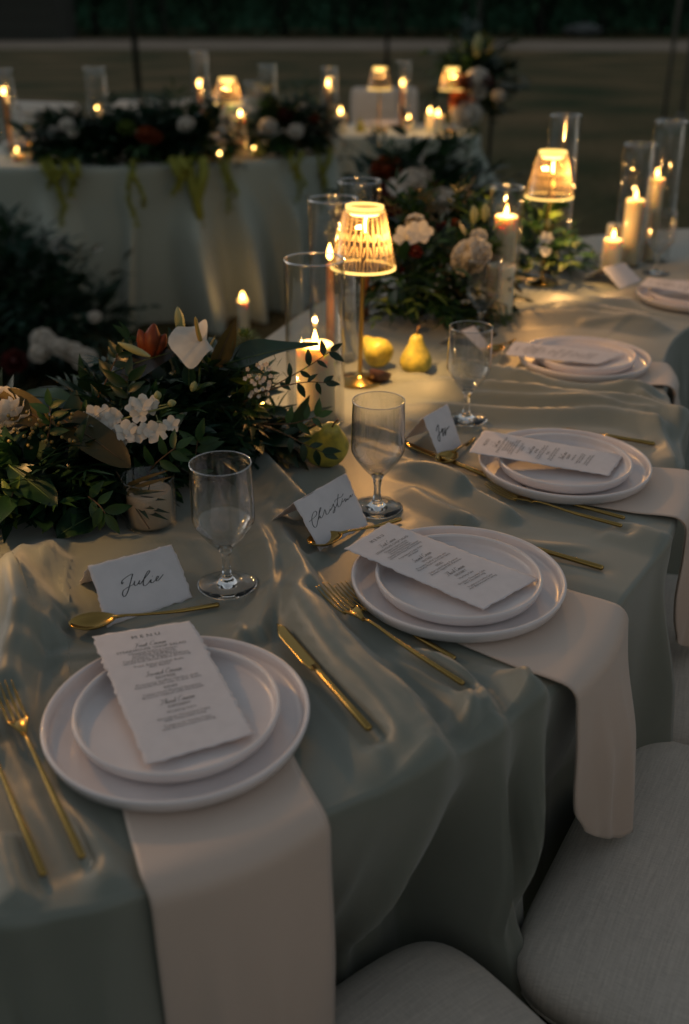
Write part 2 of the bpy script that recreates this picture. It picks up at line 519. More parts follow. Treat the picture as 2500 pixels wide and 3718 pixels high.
# ------------------------------------------------------------------ far edge of the field: trees, shrubs, shed, poles
BARK = mat('bark', (.045, .042, .034), rough=.95, noise=.4, nscale=3)
CROWN = mat('tree_leaf', (.045, .115, .060), rough=.7, spec=.2, trans=.15, noise=.5, nscale=1.5)
def make_tree(h, spread):
    t = MB(); c_ = MB()
    pts = [Vector((0, 0, -.1)), Vector((.05, 0, h * .25)), Vector((.12, .05, h * .55)), Vector((.1, .1, h * .9))]
    tube(t, spline(pts, 4), [.22 - .016 * i for i in range(13)], n=8)
    for k in range(9):
        z = h * (.16 + .08 * k); a = k * 2.4
        e = Vector((math.cos(a) * spread * (.8 - .05 * k), math.sin(a) * spread * (.8 - .05 * k), z + .8))
        tube(t, [(0.08, 0.03, z), e * .5 + Vector((0, 0, z * .5 + .2)), e], [.08, .05, .02], n=5)
        for q in range(170):
            p = e + Vector((random.gauss(0, .8), random.gauss(0, .8), random.gauss(-.2, .75)))
            leaf(c_, p, rdir(), .42 + .25 * rnd(), .26, n=2, fold=.3)
    return t, c_
trees = []
for i in range(3):
    trees.append([x.mesh(nm, mt) for x, nm, mt in zip(make_tree(9 + 2 * i, 2.4 + .3 * i), ('trunk', 'crown'), (BARK, CROWN))])
k = 0
side = ['far left', 'left', 'middle', 'right', 'far right']
for row, (y0, nrow) in enumerate(((70, 17), (76, 15), (83, 13))):
    for j in range(nrow):
        x = -34 + 68 * (j + .3 + .4 * rnd()) / nrow
        y = y0 + 3 * rnd()
        o = thing('tree', 'dark tree beyond the field, %s, %s from the left' % (['first row', 'second row', 'back row'][row], ['first', 'second', 'third', 'fourth', 'fifth', 'sixth', 'seventh', 'eighth', 'ninth', 'tenth', 'eleventh', 'twelfth', 'thirteenth', 'fourteenth', 'fifteenth', 'sixteenth', 'seventeenth'][j]),
                  'tree', (x, y, 0), rnd() * 6.28, 'trees along the far edge of the field')
        sc = .8 + .4 * rnd(); o.scale = (sc, sc, sc)
        for me, nm in zip(trees[k % 3], ('trunk', 'crown')):
            p = bpy.data.objects.new(nm, me); col.objects.link(p); p.parent = o
        k += 1
mb = MB()
for i in range(7000):
    x = -45 + 90 * rnd(); y = 67 + 7 * rnd() + .05 * x
    z = rnd() ** 1.2 * 2.6
    leaf(mb, (x, y, z), rdir(), .35 + .3 * rnd(), .22, n=2, fold=.3)
tag(mb.build('undergrowth', CROWN), 'dark undergrowth below the trees at the far field edge', 'undergrowth', kind='stuff')

# shed at far left
sh = thing('shed', 'grey green shed wall at the top left corner beyond the field', 'shed', (-21, 62, 0), R(4))
BOARD = mat('weathered_board', (.05, .052, .042), rough=.9, noise=.35, nscale=2)
bm_ = MB().add([(-.19, -.03, 0), (.19, -.03, 0), (.19, .03, 0), (-.19, .03, 0), (-.19, -.03, 3), (.19, -.03, 3), (.19, .03, 3), (-.19, .03, 3)],
               [(0, 1, 5, 4), (1, 2, 6, 5), (2, 3, 7, 6), (3, 0, 4, 7), (4, 5, 6, 7), (3, 2, 1, 0)]).mesh('board', BOARD, False)
for i in range(26):
    b = bpy.data.objects.new('board', bm_); col.objects.link(b); b.parent = sh; b.location = (-4.9 + .4 * i, -2.5 + .01 * (i % 2), 0)
mb = MB()
mb.add([(-5, -2.45, 0), (5.4, -2.45, 0), (5.4, 3, 0), (-5, 3, 0), (-5, -2.45, 2.98), (5.4, -2.45, 2.98), (5.4, 3, 2.98), (-5, 3, 2.98)], [(0, 1, 5, 4), (1, 2, 6, 5), (2, 3, 7, 6), (3, 0, 4, 7)])
mb.build('wall', BOARD, sh, False)
mb = MB()
mb.add([(-5.4, -2.9, 3.02), (5.8, -2.9, 3.02), (5.8, .3, 4.6), (-5.4, .3, 4.6), (5.8, 3.4, 3.02), (-5.4, 3.4, 3.02)], [(0, 1, 2, 3), (3, 2, 4, 5)])
mb.build('roof', mat('tin_roof', (.06, .065, .06), rough=.6, metallic=.4), sh, False)

def pole(x, y, r, h, m, label):
    mb = MB()
    tube(mb, [(0, 0, 0), (0, 0, h * .5), (0, 0, h)], [r, r * .96, r * .9], n=12)
    lathe(mb, [(r * 2.2, 0), (r * 2.2, .03), (r * 1.1, .05)], 14, cap0=True)
    lathe(mb, [(r * .9, h), (r * 1.25, h + .02), (r * 1.25, h + .06), (r * .3, h + .09)], 12, cap1=True)
    tag(mb.build('light_pole', m, loc=(x, y, 0)), label, 'pole', 'slender poles standing in the field')
pole(-3.54, 18.56, .055, 5, POLE, 'dark pole in the field behind the left table')
pole(1.05, 27, .05, 6, POLE, 'thin dark pole far out near the middle of the field')
pole(4.55, 15.2, .03, 5, PALEPOLE, 'left of the two thin pale poles at the right of the field')
pole(5.05, 16.0, .035, 5, PALEPOLE, 'right of the two thin pale poles at the right of the field')
pole(1.02, 8.4, .022, 3.2, POLE, 'dark pole rising behind the tall flower arrangement by the far table')
# pale boulder at the edge of the wood
mb = MB(); ball(mb, (0, 0, 0), .9, 14, 8, .5)
for i, p in enumerate(mb.v):
    q = 1 + .18 * math.sin(p[0] * 5 + 1) * math.cos(p[1] * 4) + .1 * math.sin(p[2] * 9)
    mb.v[i] = (p[0] * q * 1.3, p[1] * q, p[2] * q + .35)
tag(mb.build('boulder', mat('boulder', (.11, .12, .12), rough=.9, noise=.3, nscale=2), loc=(14.2, 66, 0)), 'pale grey boulder at the dark wood edge, upper right', 'boulder')

# ------------------------------------------------------------------ the near table: its cloth
TZ = .76
EDGE = [(-1.35, .80), (-1.0, .62), (-.6, .535), (-.253, .574), (-.153, .609), (0, .703), (.0864, .759), (.2366, .89), (.3367, 1.043),
        (.484, 1.29), (.588, 1.623), (.65, 1.94), (.79, 2.25), (1.06, 2.50), (1.45, 2.62), (1.9, 2.62)]
RIDGES = [  # path on the table top, height, half width
    ([(-0.452, 1.151), (-0.409, 1.04), (-0.372, 0.947), (-0.356, 0.865), (-0.337, 0.788)], .020, .022),
    ([(-0.394, 1.231), (-0.391, 1.128), (-0.383, 1.066), (-0.352, 1.003), (-0.331, 0.948)], .020, .018),
    ([(-0.437, 1.199), (-0.411, 1.095), (-0.37, 0.984), (-0.339, 0.906)], .012, .014),
    ([(-0.141, 1.307), (-0.106, 1.175), (-0.093, 1.095), (-0.097, 1.003), (-0.098, 0.966)], .010, .011),
    ([(-0.128, 1.43), (-0.088, 1.225), (-0.053, 1.109), (-0.02, 0.994), (0.02, 0.906), (0.061, 0.844), (0.084, 0.788), (0.089, 0.74), (0.093, 0.707)], .020, .017),
    ([(-0.07, 1.106), (-0.045, 1.013), (-0.012, 0.914), (0.035, 0.829), (0.062, 0.749)], .010, .016),
    ([(0.041, 0.962), (0.088, 0.933), (0.124, 0.894), (0.145, 0.848), (0.15, 0.801)], .017, .013),
    ([(0.152, 0.97), (0.182, 0.933), (0.199, 0.867), (0.203, 0.808)], .016, .014),
    ([(-0.154, 1.535), (-0.099, 1.413), (-0.051, 1.309)], .014, .012),
    ([(0.068, 1.46), (0.142, 1.421), (0.208, 1.336), (0.257, 1.271)], .010, .012),
    ([(0.092, 1.389), (0.14, 1.314), (0.193, 1.265)], .008, .012),
    ([(0.066, 1.868), (0.185, 1.842), (0.308, 1.8), (0.44, 1.753), (0.533, 1.73), (0.592, 1.643), (0.611, 1.592)], .018, .018),
    ([(0.079, 1.753), (0.215, 1.719), (0.317, 1.697), (0.49, 1.686), (0.574, 1.583)], .011, .014),
    ([(0.162, 2.005), (0.266, 1.948), (0.363, 1.883), (0.525, 1.832), (0.615, 1.788)], .016, .015),
    ([(0.206, 2.089), (0.296, 2.043), (0.348, 2.014)], .012, .014),
    ([(0.348, 2.3), (0.492, 2.349), (0.643, 2.319), (0.761, 2.221)], .014, .025),
    ([(0.455, 2.587), (0.607, 2.49), (0.752, 2.449), (0.866, 2.361)], .012, .025),
    ([(0.489, 2.449), (0.613, 2.416), (0.746, 2.311)], .010, .018),
    ([(-0.003, 1.627), (0.043, 1.606), (0.087, 1.573), (0.128, 1.517)], .013, .011),
    ([(0.062, 1.498), (0.111, 1.467), (0.156, 1.417), (0.193, 1.351)], .009, .010),
    ([(-0.253, 0.731), (-0.221, 0.679), (-0.173, 0.637), (-0.143, 0.613)], .006, .016),
    ([(-0.294, 0.749), (-0.247, 0.69), (-0.209, 0.642), (-0.178, 0.599)], .008, .012),
    ([(-0.301, 0.668), (-0.285, 0.627), (-0.259, 0.576)], .010, .012),
    ([(0.383, 1.271), (0.414, 1.245), (0.454, 1.212)], .008, .018),
    ([(0.208, 1.003), (0.235, 0.948), (0.247, 0.906)], .005, .02),
    ([(-0.082, 1.106), (-0.049, 0.984), (-0.007, 0.867), (0.029, 0.775), (0.04, 0.725)], .006, .009),
    ([(-0.036, 1.095), (-0.002, 1.003), (0.047, 0.906), (0.094, 0.829)], .006, .008),
    ([(0.068, 0.94), (0.104, 0.89), (0.128, 0.844), (0.131, 0.795)], .009, .008),
    ([(0.171, 0.957), (0.191, 0.89), (0.197, 0.829)], .007, .007),
    ([(-0.129, 1.013), (-0.112, 0.94), (-0.089, 0.89)], .005, .008),
    ([(-0.092, 1.292), (-0.039, 1.212), (-0.049, 1.139)], .006, .008),
    ([(0.091, 1.664), (0.168, 1.643), (0.247, 1.654)], .007, .009),
    ([(0.198, 1.8), (0.342, 1.753), (0.482, 1.719), (0.563, 1.664)], .006, .008),
    ([(0.55, 1.675), (0.538, 1.498), (0.514, 1.381)], .007, .01),
    ([(0.551, 1.8), (0.595, 1.719), (0.605, 1.622)], .009, .009),
    ([(0.086, 1.929), (0.155, 1.902), (0.239, 1.863)], .008, .009),
    ([(-0.37, 1.175), (-0.354, 1.084), (-0.328, 1.022)], .008, .009),
    ([(-0.349, 0.844), (-0.315, 0.788), (-0.268, 0.725)], .007, .010),
]
PLATES = [(-.17, .814), (.143, 1.085), (.348, 1.445), (.495, 1.984), (0.875, 2.489)]
CUT = [
    ('fork', (-0.358, 0.85), (-0.224, 0.628), 'gold fork beside the left rim of the nearest plate'),
    ('fork', (-.387, .835), (-0.254, 0.613), 'gold fork at the left frame edge, only its handle end inside the picture'),
    ('knife', (-0.079, 0.984), (0.027, 0.787), 'gold knife to the right of the nearest plate'),
    ('spoon', (-0.324, 0.986), (-0.156, 1.048), 'gold spoon lying between the first name card and the nearest menu'),
    ('fork', (-0.03, 1.047), (0.128, 0.864), 'gold fork left of the second plate, the outer one near the fold'),
    ('fork', (-0.008, 1.082), (0.125, 0.933), 'gold fork left of the second plate, the inner one close to the rim'),
    ('knife', (.155, 1.255), (0.338, 1.138), 'gold knife end showing from behind the second plate'),
    ('spoon', (-0.049, 1.185), (0.081, 1.278), 'gold spoon in front of the second name card', .16),
    ('fork', (0.216, 1.378), (0.395, 1.243), 'gold fork left of the third plate, the lower one'),
    ('fork', (0.219, 1.413), (0.4, 1.278), 'gold fork left of the third plate, the upper one'),
    ('knife', (.385, 1.632), (0.52, 1.554), 'gold knife end showing from behind the third plate'),
    ('spoon', (0.153, 1.463), (0.226, 1.588), 'gold spoon below the third name card'),
    ('knife', (0.102, 1.546), (0.225, 1.43), 'slim gold butter knife crossing in front of the third name card'),
    ('fork', (0.37, 1.954), (0.538, 1.883), 'gold fork in front of the fourth plate, the outer one'),
    ('fork', (0.391, 1.943), (0.576, 1.897), 'gold fork in front of the fourth plate, the inner one'),
    ('spoon', (0.308, 2.023), (0.353, 2.105), 'gold spoon beside the fourth name card', .15),
]
rw = random.Random(4)
for _ in range(26):                                      # short sharp creases scattered over the satin
    k = rw.random()
    ex, ey = [(-.5, .56), (-.2, .60), (.1, .78), (.3, 1.0), (.5, 1.35), (.6, 1.75), (.75, 2.2)][int(k * 6.999)]
    q = .06 + .62 * rw.random()
    cx, cy = ex + (-.66 - ex) * q * .62 + rw.gauss(0, .05), ey + (1.92 - ey) * q * .62 + rw.gauss(0, .05)
    if ey > 1.9: cx, cy = ex - q * .6, ey + q * .4
    a_ = math.atan2(1.92 - ey, -.66 - ex) + rw.gauss(0, .55); L_ = .07 + .08 * rw.random(); bend = rw.gauss(0, .25)
    RIDGES.append(([(cx - math.cos(a_) * L_, cy - math.sin(a_) * L_), (cx - math.sin(a_) * L_ * bend, cy + math.cos(a_) * L_ * bend), (cx + math.cos(a_) * L_, cy + math.sin(a_) * L_)], .0012 + .0016 * rw.random(), .007 + .004 * rw.random()))
RPTS = []
for path, h, w in RIDGES:
    sp = spline([(p[0], p[1], 0) for p in path], 8)
    n = len(sp)
    h *= 2.0; w *= 1.0
    RPTS.append((np.array([[p.x, p.y] for p in sp]), np.array([smooth01(i / (n - 1) / .22) * smooth01((1 - i / (n - 1)) / .16) for i in range(n)]), h, w))
NAPS = [((-.170, .609), (-.024, .696)), ((.235, .882), (.336, 1.048)), ((.473, 1.275), (.546, 1.446)), ((.628, 1.85), (.662, 1.98))]
def cloth_h(x, y):
    """height of the satin above the table top, arrays in, array out"""
    x = np.asarray(x, float); y = np.asarray(y, float)
    sh_ = x.shape; x = x.ravel(); y = y.ravel()
    z = .0014 * np.sin(9 * x + 5 * y) + .0007 * np.sin(19 * x - 11 * y + 1) + .0022
    for P, env, h, w in RPTS:
        pad_ = 6 * w
        sel = np.nonzero((x > P[:, 0].min() - pad_) & (x < P[:, 0].max() + pad_) & (y > P[:, 1].min() - pad_) & (y < P[:, 1].max() + pad_))[0]
        if not len(sel): continue
        xs, ys = x[sel], y[sel]
        best = np.full(xs.shape, 1e9); be = np.zeros(xs.shape); sgn = np.zeros(xs.shape)
        for i in range(len(P) - 1):
            a, b = P[i], P[i + 1]; ab = b - a; L2 = ab @ ab + 1e-12
            t = np.clip(((xs - a[0]) * ab[0] + (ys - a[1]) * ab[1]) / L2, 0, 1)
            dx = xs - a[0] - t * ab[0]; dy = ys - a[1] - t * ab[1]
            d = dx * dx + dy * dy
            k_ = d < best
            best = np.where(k_, d, best); be = np.where(k_, env[i] + (env[i + 1] - env[i]) * t, be)
            sgn = np.where(k_, np.sign(ab[0] * dy - ab[1] * dx), sgn)
        d = np.sqrt(best)
        ww = np.where(sgn > 0, w * .62, w * 1.5)           # one flank steeper than the other
        q = d / ww
        z[sel] += h * be * np.where(q < 2.2, (1 - np.sqrt(q * q + .10) / 2.27 + .0 * q).clip(0) ** 1.25, 0)
    m_ = np.ones(x.shape)
    for px, py in PLATES:
        r_ = np.sqrt((x - px) ** 2 + (y - py) ** 2)
        m_ *= np.clip((r_ - .118) / .05, 0, 1)
    for a, b in NAPS:                                    # napkins lie on flat cloth
        a = np.array(a); t_ = np.array(b) - a; L_ = np.linalg.norm(t_); t_ = t_ / L_
        u = (x - a[0]) * t_[0] + (y - a[1]) * t_[1]; v = (x - a[0]) * -t_[1] + (y - a[1]) * t_[0]
        ins = np.clip((u + .03) / .03, 0, 1) * np.clip((L_ + .03 - u) / .03, 0, 1) * np.clip((v + .05) / .03, 0, 1) * np.clip((.24 - v) / .04, 0, 1)
        m_ *= 1 - .95 * ins
    for c_ in CUT:                                       # the weight of the cutlery flattens the folds beneath
        a = np.array(c_[1]); ab = np.array(c_[2]) - a
        t = np.clip(((x - a[0]) * ab[0] + (y - a[1]) * ab[1]) / (ab @ ab), 0, 1)
        d = np.sqrt((x - a[0] - t * ab[0]) ** 2 + (y - a[1] - t * ab[1]) ** 2)
        m_ *= 1 - .78 * np.exp(-(d / .014) ** 2)
    return (z * m_).reshape(sh_)
def ch(x, y):
    return TZ + float(cloth_h(np.array([x]), np.array([y]))[0])

def edge_line(pts, step=.0052):
    sp = spline([(p[0], p[1], 0) for p in pts], 40)
    out = [sp[0]]; acc = 0
    for a, b in zip(sp, sp[1:]):
        L = (b - a).length; acc += L
        if acc >= step:
            out.append(b); acc = 0
    P = np.array([[p.x, p.y] for p in out])
    for _ in range(6):
        P[1:-1] = .25 * P[:-2] + .5 * P[1:-1] + .25 * P[2:]
    T = np.gradient(P, axis=0); T /= np.linalg.norm(T, axis=1)[:, None]
    for _ in range(30):
        T[1:-1] = .25 * T[:-2] + .5 * T[1:-1] + .25 * T[2:]
    T /= np.linalg.norm(T, axis=1)[:, None]
    return P, np.stack([T[:, 1], -T[:, 0]], 1), T
def drape(name, material, label, pts, width, folds, seed, top_rows=190, wind=1.0, hfun=None, push=(), step=.0052, napmask=(), foldamp=1.0, gather=()):
    """a cloth over a curved table: inner skirt, top, rounded edge, outer skirt down to the grass"""
    rs = np.random.RandomState(seed)
    P, N, T = edge_line(pts, step)
    S = np.concatenate([[0], np.cumsum(np.linalg.norm(np.diff(P, axis=0), axis=1))])
    n = len(P)
    f = np.zeros(n)
    s_ = 0.0
    while s_ < S[-1]:
        s_ += folds * (.55 + .9 * rs.rand()); w = folds * (.22 + .16 * rs.rand()); a = .5 + .7 * rs.rand()
        f += a * np.exp(-((S - s_) / w) ** 2)
    f *= foldamp
    fi = np.interp(S * .83 + .07, S, f)
    msk = np.ones(n)
    for (ax, ay, hw) in napmask:
        k_ = np.argmin((P[:, 0] - ax) ** 2 + (P[:, 1] - ay) ** 2)
        msk *= 1 - .92 * np.exp(-(np.abs(S - S[k_]) / hw) ** 4)
    f = f * msk
    fine = [(rs.rand() * S[-1], .005 + .007 * rs.rand(), (rs.rand() - .35) * .016, rs.randn() * .12) for _ in range(int(S[-1] / .035))] if gather else []
    gl = fine + [(S[np.argmin((P[:, 0] - ax) ** 2 + (P[:, 1] - ay) ** 2)], hw, amt, sl) for (ax, ay, hw, amt, sl) in gather]
    hE = (hfun(P[:, 0] - N[:, 0] * .012, P[:, 1] - N[:, 1] * .012) if hfun else np.zeros(n)) * (.3 + .7 * msk)
    def gs(q, sg):
        k = int(3 * sg / step) + 1; w_ = np.exp(-.5 * (np.arange(-k, k + 1) * step / sg) ** 2); w_ /= w_.sum()
        return np.convolve(np.pad(q, k, mode='edge'), w_, 'valid')
    hE = gs(hE, .008); hE2 = gs(hE, .022) * 1.5; hE3 = gs(hE, .045) * 2.0
    rows = []
    skin = [(-width - .035, .02), (-width - .03, .3), (-width - .02, .6), (-width - .012, TZ - .02), (-width - .004, TZ - .004)]
    for off, z in skin:
        dep = (TZ - z)
        rows.append(np.concatenate([P + N * (off - .05 * fi * dep)[:, None], np.full((n, 1), z)], 1))
    for i in range(top_rows + 1):
        u = i / top_rows; off = -width + (width - .006) * (1 - (1 - u) ** 1.25)
        q = P + N * off
        z = TZ + (hfun(q[:, 0], q[:, 1]) if hfun else .0015 * np.sin(q[:, 0] * 20 + q[:, 1] * 13))
        rows.append(np.concatenate([q, z[:, None]], 1))
    zE = rows[-1][:, 2]
    for a in (20, 45, 70, 90):
        ra = R(a); q = P + N * (-.006 + .006 * math.sin(ra) + .6 * hE * math.sin(ra))[:, None]
        rows.append(np.concatenate([q, (zE - .006 * (1 - math.cos(ra)) - hE * .5 * (1 - math.cos(ra)))[:, None]], 1))
    q0 = rows[-1]
    for i in range(1, 61):
        d = i / 60
        z = q0[:, 2] * (1 - d) + (.012 + .01 * np.sin(S * 9)) * d
        dep = TZ - z
        g = np.clip(dep / .45, 0, 1); g = g * g * (3 - 2 * g)
        out = .6 * hE * (1 - g) + 1.9 * (hE2 * (1 - d) + hE3 * d) * g + wind * (.012 * g + .075 * f * g * (.4 + .6 * d) + .02 * d * np.sin(S * 6.1 + 1 + 2 * d))
        g2 = np.clip((dep - .005) / .22, 0, 1); g2 = g2 * g2 * (3 - 2 * g2)
        gat = np.zeros(n)
        for (s0, hw, amt, sl) in gl:
            gat += amt * np.exp(-np.abs((S - s0 - sl * dep) / (hw * (1 + 1.2 * dep))) ** 1.35)
        out = out + gat * g2 * (.75 + .5 * d)
        lean = wind * .02 * g * np.sin(S * 11 + 3 * d)
        for (ax, ay, hw, amt, top) in push:
            k_ = np.argmin((P[:, 0] - ax) ** 2 + (P[:, 1] - ay) ** 2)
            win = np.exp(-(np.abs(S - S[k_]) / hw) ** 4)
            gg = np.clip((dep - .02) / .26, 0, 1) ** 1.4
            out = out * (1 - .45 * win * gg) - amt * win * gg
        q = P + N * out[:, None] + T * lean[:, None]
        rows.append(np.concatenate([q, z[:, None]], 1))
    V = np.concatenate(rows, 0); m_ = len(rows)
    idx = np.arange(n * m_).reshape(m_, n)
    F = np.stack([idx[:-1, :-1].ravel(), idx[1:, :-1].ravel(), idx[1:, 1:].ravel(), idx[:-1, 1:].ravel()], 1)[:, ::-1]
    mb = MB(); mb.v = [tuple(p) for p in V.tolist()]; mb.f = [tuple(p) for p in F.tolist()]
    o = mb.build(name, material)
    return tag(o, label, 'tablecloth'), (P, N, T, S)
near_cloth, EL = drape('tablecloth', SATIN, 'sage green satin cloth with deep folds over the near curving table', EDGE, .86, .17, 5, hfun=cloth_h,
      push=((.03, .72, .17, .10, .14), (.30, .98, .18, .06, .15), (.545, 1.44, .23, .13, .15)),
      napmask=[((a[0] + b[0]) / 2, (a[1] + b[1]) / 2, .13) for a, b in NAPS], foldamp=.8,
      gather=((-.30, .56, .010, .034, .0), (-.275, .566, .008, -.02, .0), (-.34, .555, .02, .02, .05), (.085, .757, .014, .040, -.16), (.122, .790, .022, -.07, .0), (.156, .818, .013, .078, .0), (.180, .841, .010, -.05, .0), (.203, .861, .012, .062, -.12), (.225, .880, .010, -.03, -.05),
              (.03, .725, .012, .016, -.1), (.43, 1.19, .018, .035, .03), (.445, 1.22, .012, -.03, .0), (.60, 1.68, .02, .05, .05), (.615, 1.74, .02, .04, -.05), (.57, 1.56, .012, .03, .1)))

def drape_closed(label, center, hw, seed, folds=.14, amp=1.0, material=None):
    """cloth over a table with rounded ends, skirt all the way round"""
    rs = np.random.RandomState(seed)
    sp = spline([(p[0], p[1], 0) for p in center], 24)
    C = np.array([[p.x, p.y] for p in sp]); T = np.gradient(C, axis=0); T /= np.linalg.norm(T, axis=1)[:, None]
    N = np.stack([T[:, 1], -T[:, 0]], 1)
    S = np.concatenate([[0], np.cumsum(np.linalg.norm(np.diff(C, axis=0), axis=1))])
    rr = .10
    e = np.minimum(S, S[-1] - S)
    w = hw - rr + np.sqrt(np.maximum(0, rr * rr - np.maximum(0, rr - e) ** 2))
    outer = C + N * w[:, None]; inner = C - N * w[:, None]
    rows = [outer * (1 - k / 12) + inner * (k / 12) for k in range(13)]
    n = len(C)
    V = [(p[0], p[1], TZ + .002 * math.sin(p[0] * 17 + p[1] * 11)) for r_ in rows for p in r_]
    F = [(j * n + i, j * n + i + 1, (j + 1) * n + i + 1, (j + 1) * n + i) for j in range(12) for i in range(n - 1)]
    ring = np.concatenate([outer, [r_[-1] for r_ in rows[1:-1]], inner[::-1], [r_[0] for r_ in rows[1:-1]][::-1]], 0)
    pts = []
    m0 = len(ring)
    for i in range(m0):
        a, b = ring[i], ring[(i + 1) % m0]
        k = max(1, int(np.linalg.norm(b - a) / .012))
        for j in range(k): pts.append(a + (b - a) * j / k)
    Rg = np.array(pts)
    for _ in range(3): Rg = .25 * np.roll(Rg, 1, 0) + .5 * Rg + .25 * np.roll(Rg, -1, 0)
    t = np.roll(Rg, -3, 0) - np.roll(Rg, 3, 0); t /= np.linalg.norm(t, axis=1)[:, None] + 1e-9
    nn = np.stack([t[:, 1], -t[:, 0]], 1)
    S2 = np.concatenate([[0], np.cumsum(np.linalg.norm(np.diff(Rg, axis=0), axis=1))])
    f = np.zeros(len(Rg)); s_ = .05
    while s_ < S2[-1] - .05:
        f += (.4 + .9 * rs.rand()) * np.exp(-((S2 - s_) / (folds * (.14 + .14 * rs.rand()))) ** 2)
        s_ += folds * (.5 + rs.rand())
    base = len(V); m_ = len(Rg)
    zs = [TZ + .001, TZ - .004, TZ - .014] + [TZ - .014 - (TZ - .026) * (k / 30) for k in range(1, 31)]
    for k, z in enumerate(zs):
        dep = (TZ - z) / TZ
        o_ = [0, .008, .012][k] if k < 3 else .012
        g = smooth01(dep * 2.2)
        q = Rg + nn * (o_ + .02 * dep + amp * f * .13 * g * (.35 + .65 * dep))[:, None] + t * (amp * .025 * g * np.sin(S2 * 7 + 2 * dep))[:, None]
        V += [(p[0], p[1], z) for p in q]
    for k in range(len(zs) - 1):
        for i in range(m_):
            F.append((base + k * m_ + i, base + (k + 1) * m_ + i, base + (k + 1) * m_ + (i + 1) % m_, base + k * m_ + (i + 1) % m_))
    mb = MB(); mb.v = V; mb.f = F
    return tag(mb.build('tablecloth', material or FARCLOTH), label, 'tablecloth')
drape_closed('sage cloth hanging in folds from the curved table at the left, trailing vines over it',
             [(-1.4 + 1.6 * math.cos(R(a)), 6.9 + 1.6 * math.sin(R(a))) for a in range(-165, -39, 6)], .39, 9, .24, 1.9)
drape_closed('sage cloth on the farthest table, beyond the end of the left one', [(-.55, 6.70), (-.1, 6.63), (.3, 6.60), (.79, 6.62)], .40, 13, .14, 1.7)

# ------------------------------------------------------------------ chairs
def rrect(a, hx, hy, rx):
    """rounded rectangle point at parameter a in 0..1"""
    t = 2 * math.pi * a; c_, s_ = math.cos(t), math.sin(t); e = 2 / rx
    return (hx * math.copysign(abs(c_) ** e, c_), hy * math.copysign(abs(s_) ** e, s_))
def pad(mb, prof, hx, hy, ex=5.0, n=56):
    vs, fs = [], []
    for (ins, z) in prof:
        for k in range(n):
            x, y = rrect(k / n, hx - ins, hy - ins, ex); vs.append((x, y, z))
    for i in range(len(prof) - 1):
        for k in range(n):
            k2 = (k + 1) % n; fs.append((i * n + k, i * n + k2, (i + 1) * n + k2, (i + 1) * n + k))
    fs.append(tuple((len(prof) - 1) * n + k for k in range(n))); fs.append(tuple(range(n))[::-1])
    mb.add(vs, fs)
def make_chair(label):
    """seat centre at origin, table towards +y, backrest at -y"""
    t = thing('dining_chair', label, 'chair', group='linen dining chairs')
    mb = MB(); pad(mb, [(.014, .385), (.006, .39), (.004, .40), (0, .405), (-.004, .425), (-.003, .442), (.004, .456), (.016, .466), (.035, .474), (.07, .481), (.13, .487), (.2, .490)], .25, .25, 7.0)
    mb.v = [(x, y, z + (.0025 * math.sin(x * 23 + 1) * math.cos(y * 19) if z > .44 else 0)) for x, y, z in mb.v]
    seat = mb.build('seat', LINEN, t)
    mb = MB()
    ring = [(*rrect(k / 64, .2475, .2475, 7.0), .4010) for k in range(65)]
    tube(mb, ring, .0035, n=6, caps=False); mb.build('piping', LINEN, seat)
    mb = MB()
    pad(mb, [(.02, .47), (.0, .49), (0, .90), (.01, .935), (.03, .945)], .235, .04, 4.0)
    mb.v = [(x, y - .235 - .12 * (z - .45), z) for x, y, z in mb.v]
    mb.build('backrest', LINEN, t)
    mb = MB(); pad(mb, [(.02, .34), (.02, .384)], .24, .24); mb.build('seat_frame', WOOD, t)
    for sx in (-1, 1):
        for sy in (-1, 1):
            mb = MB(); tube(mb, [(sx * .2, sy * .2, .345), (sx * .205, sy * .205, .17), (sx * .215, sy * .215, 0)], [.022, .018, .014], n=8); mb.build('leg', WOOD, t)
    return t
CH = make_chair('linen upholstered chair seat at the bottom, under the first place setting')
CH.location = (.065, .495, 0); CH.rotation_euler = (0, 0, R(38))
def chair(x, y, a, label):
    o = copy_tree(CH); o.location = (x, y, 0); o.rotation_euler = (0, 0, R(a)); o['label'] = label
    return o
chair(.515, .865, 60, 'linen upholstered chair with its broad seat filling the lower right, below the second napkin')
chair(.70, 1.355, 68, 'linen upholstered chair half hidden at the right, below the third napkin')
chair(-1.18, 6.12, 176, 'pale upholstered chair behind the left table, its back squarely towards the field')
chair(-.66, 6.35, 205, 'pale upholstered chair behind the lamp on the left table')
chair(-1.85, 6.0, 160, 'pale upholstered chair at the left edge behind the left table')
chair(.28, 7.28, 180, 'pale upholstered chair behind the farthest table')

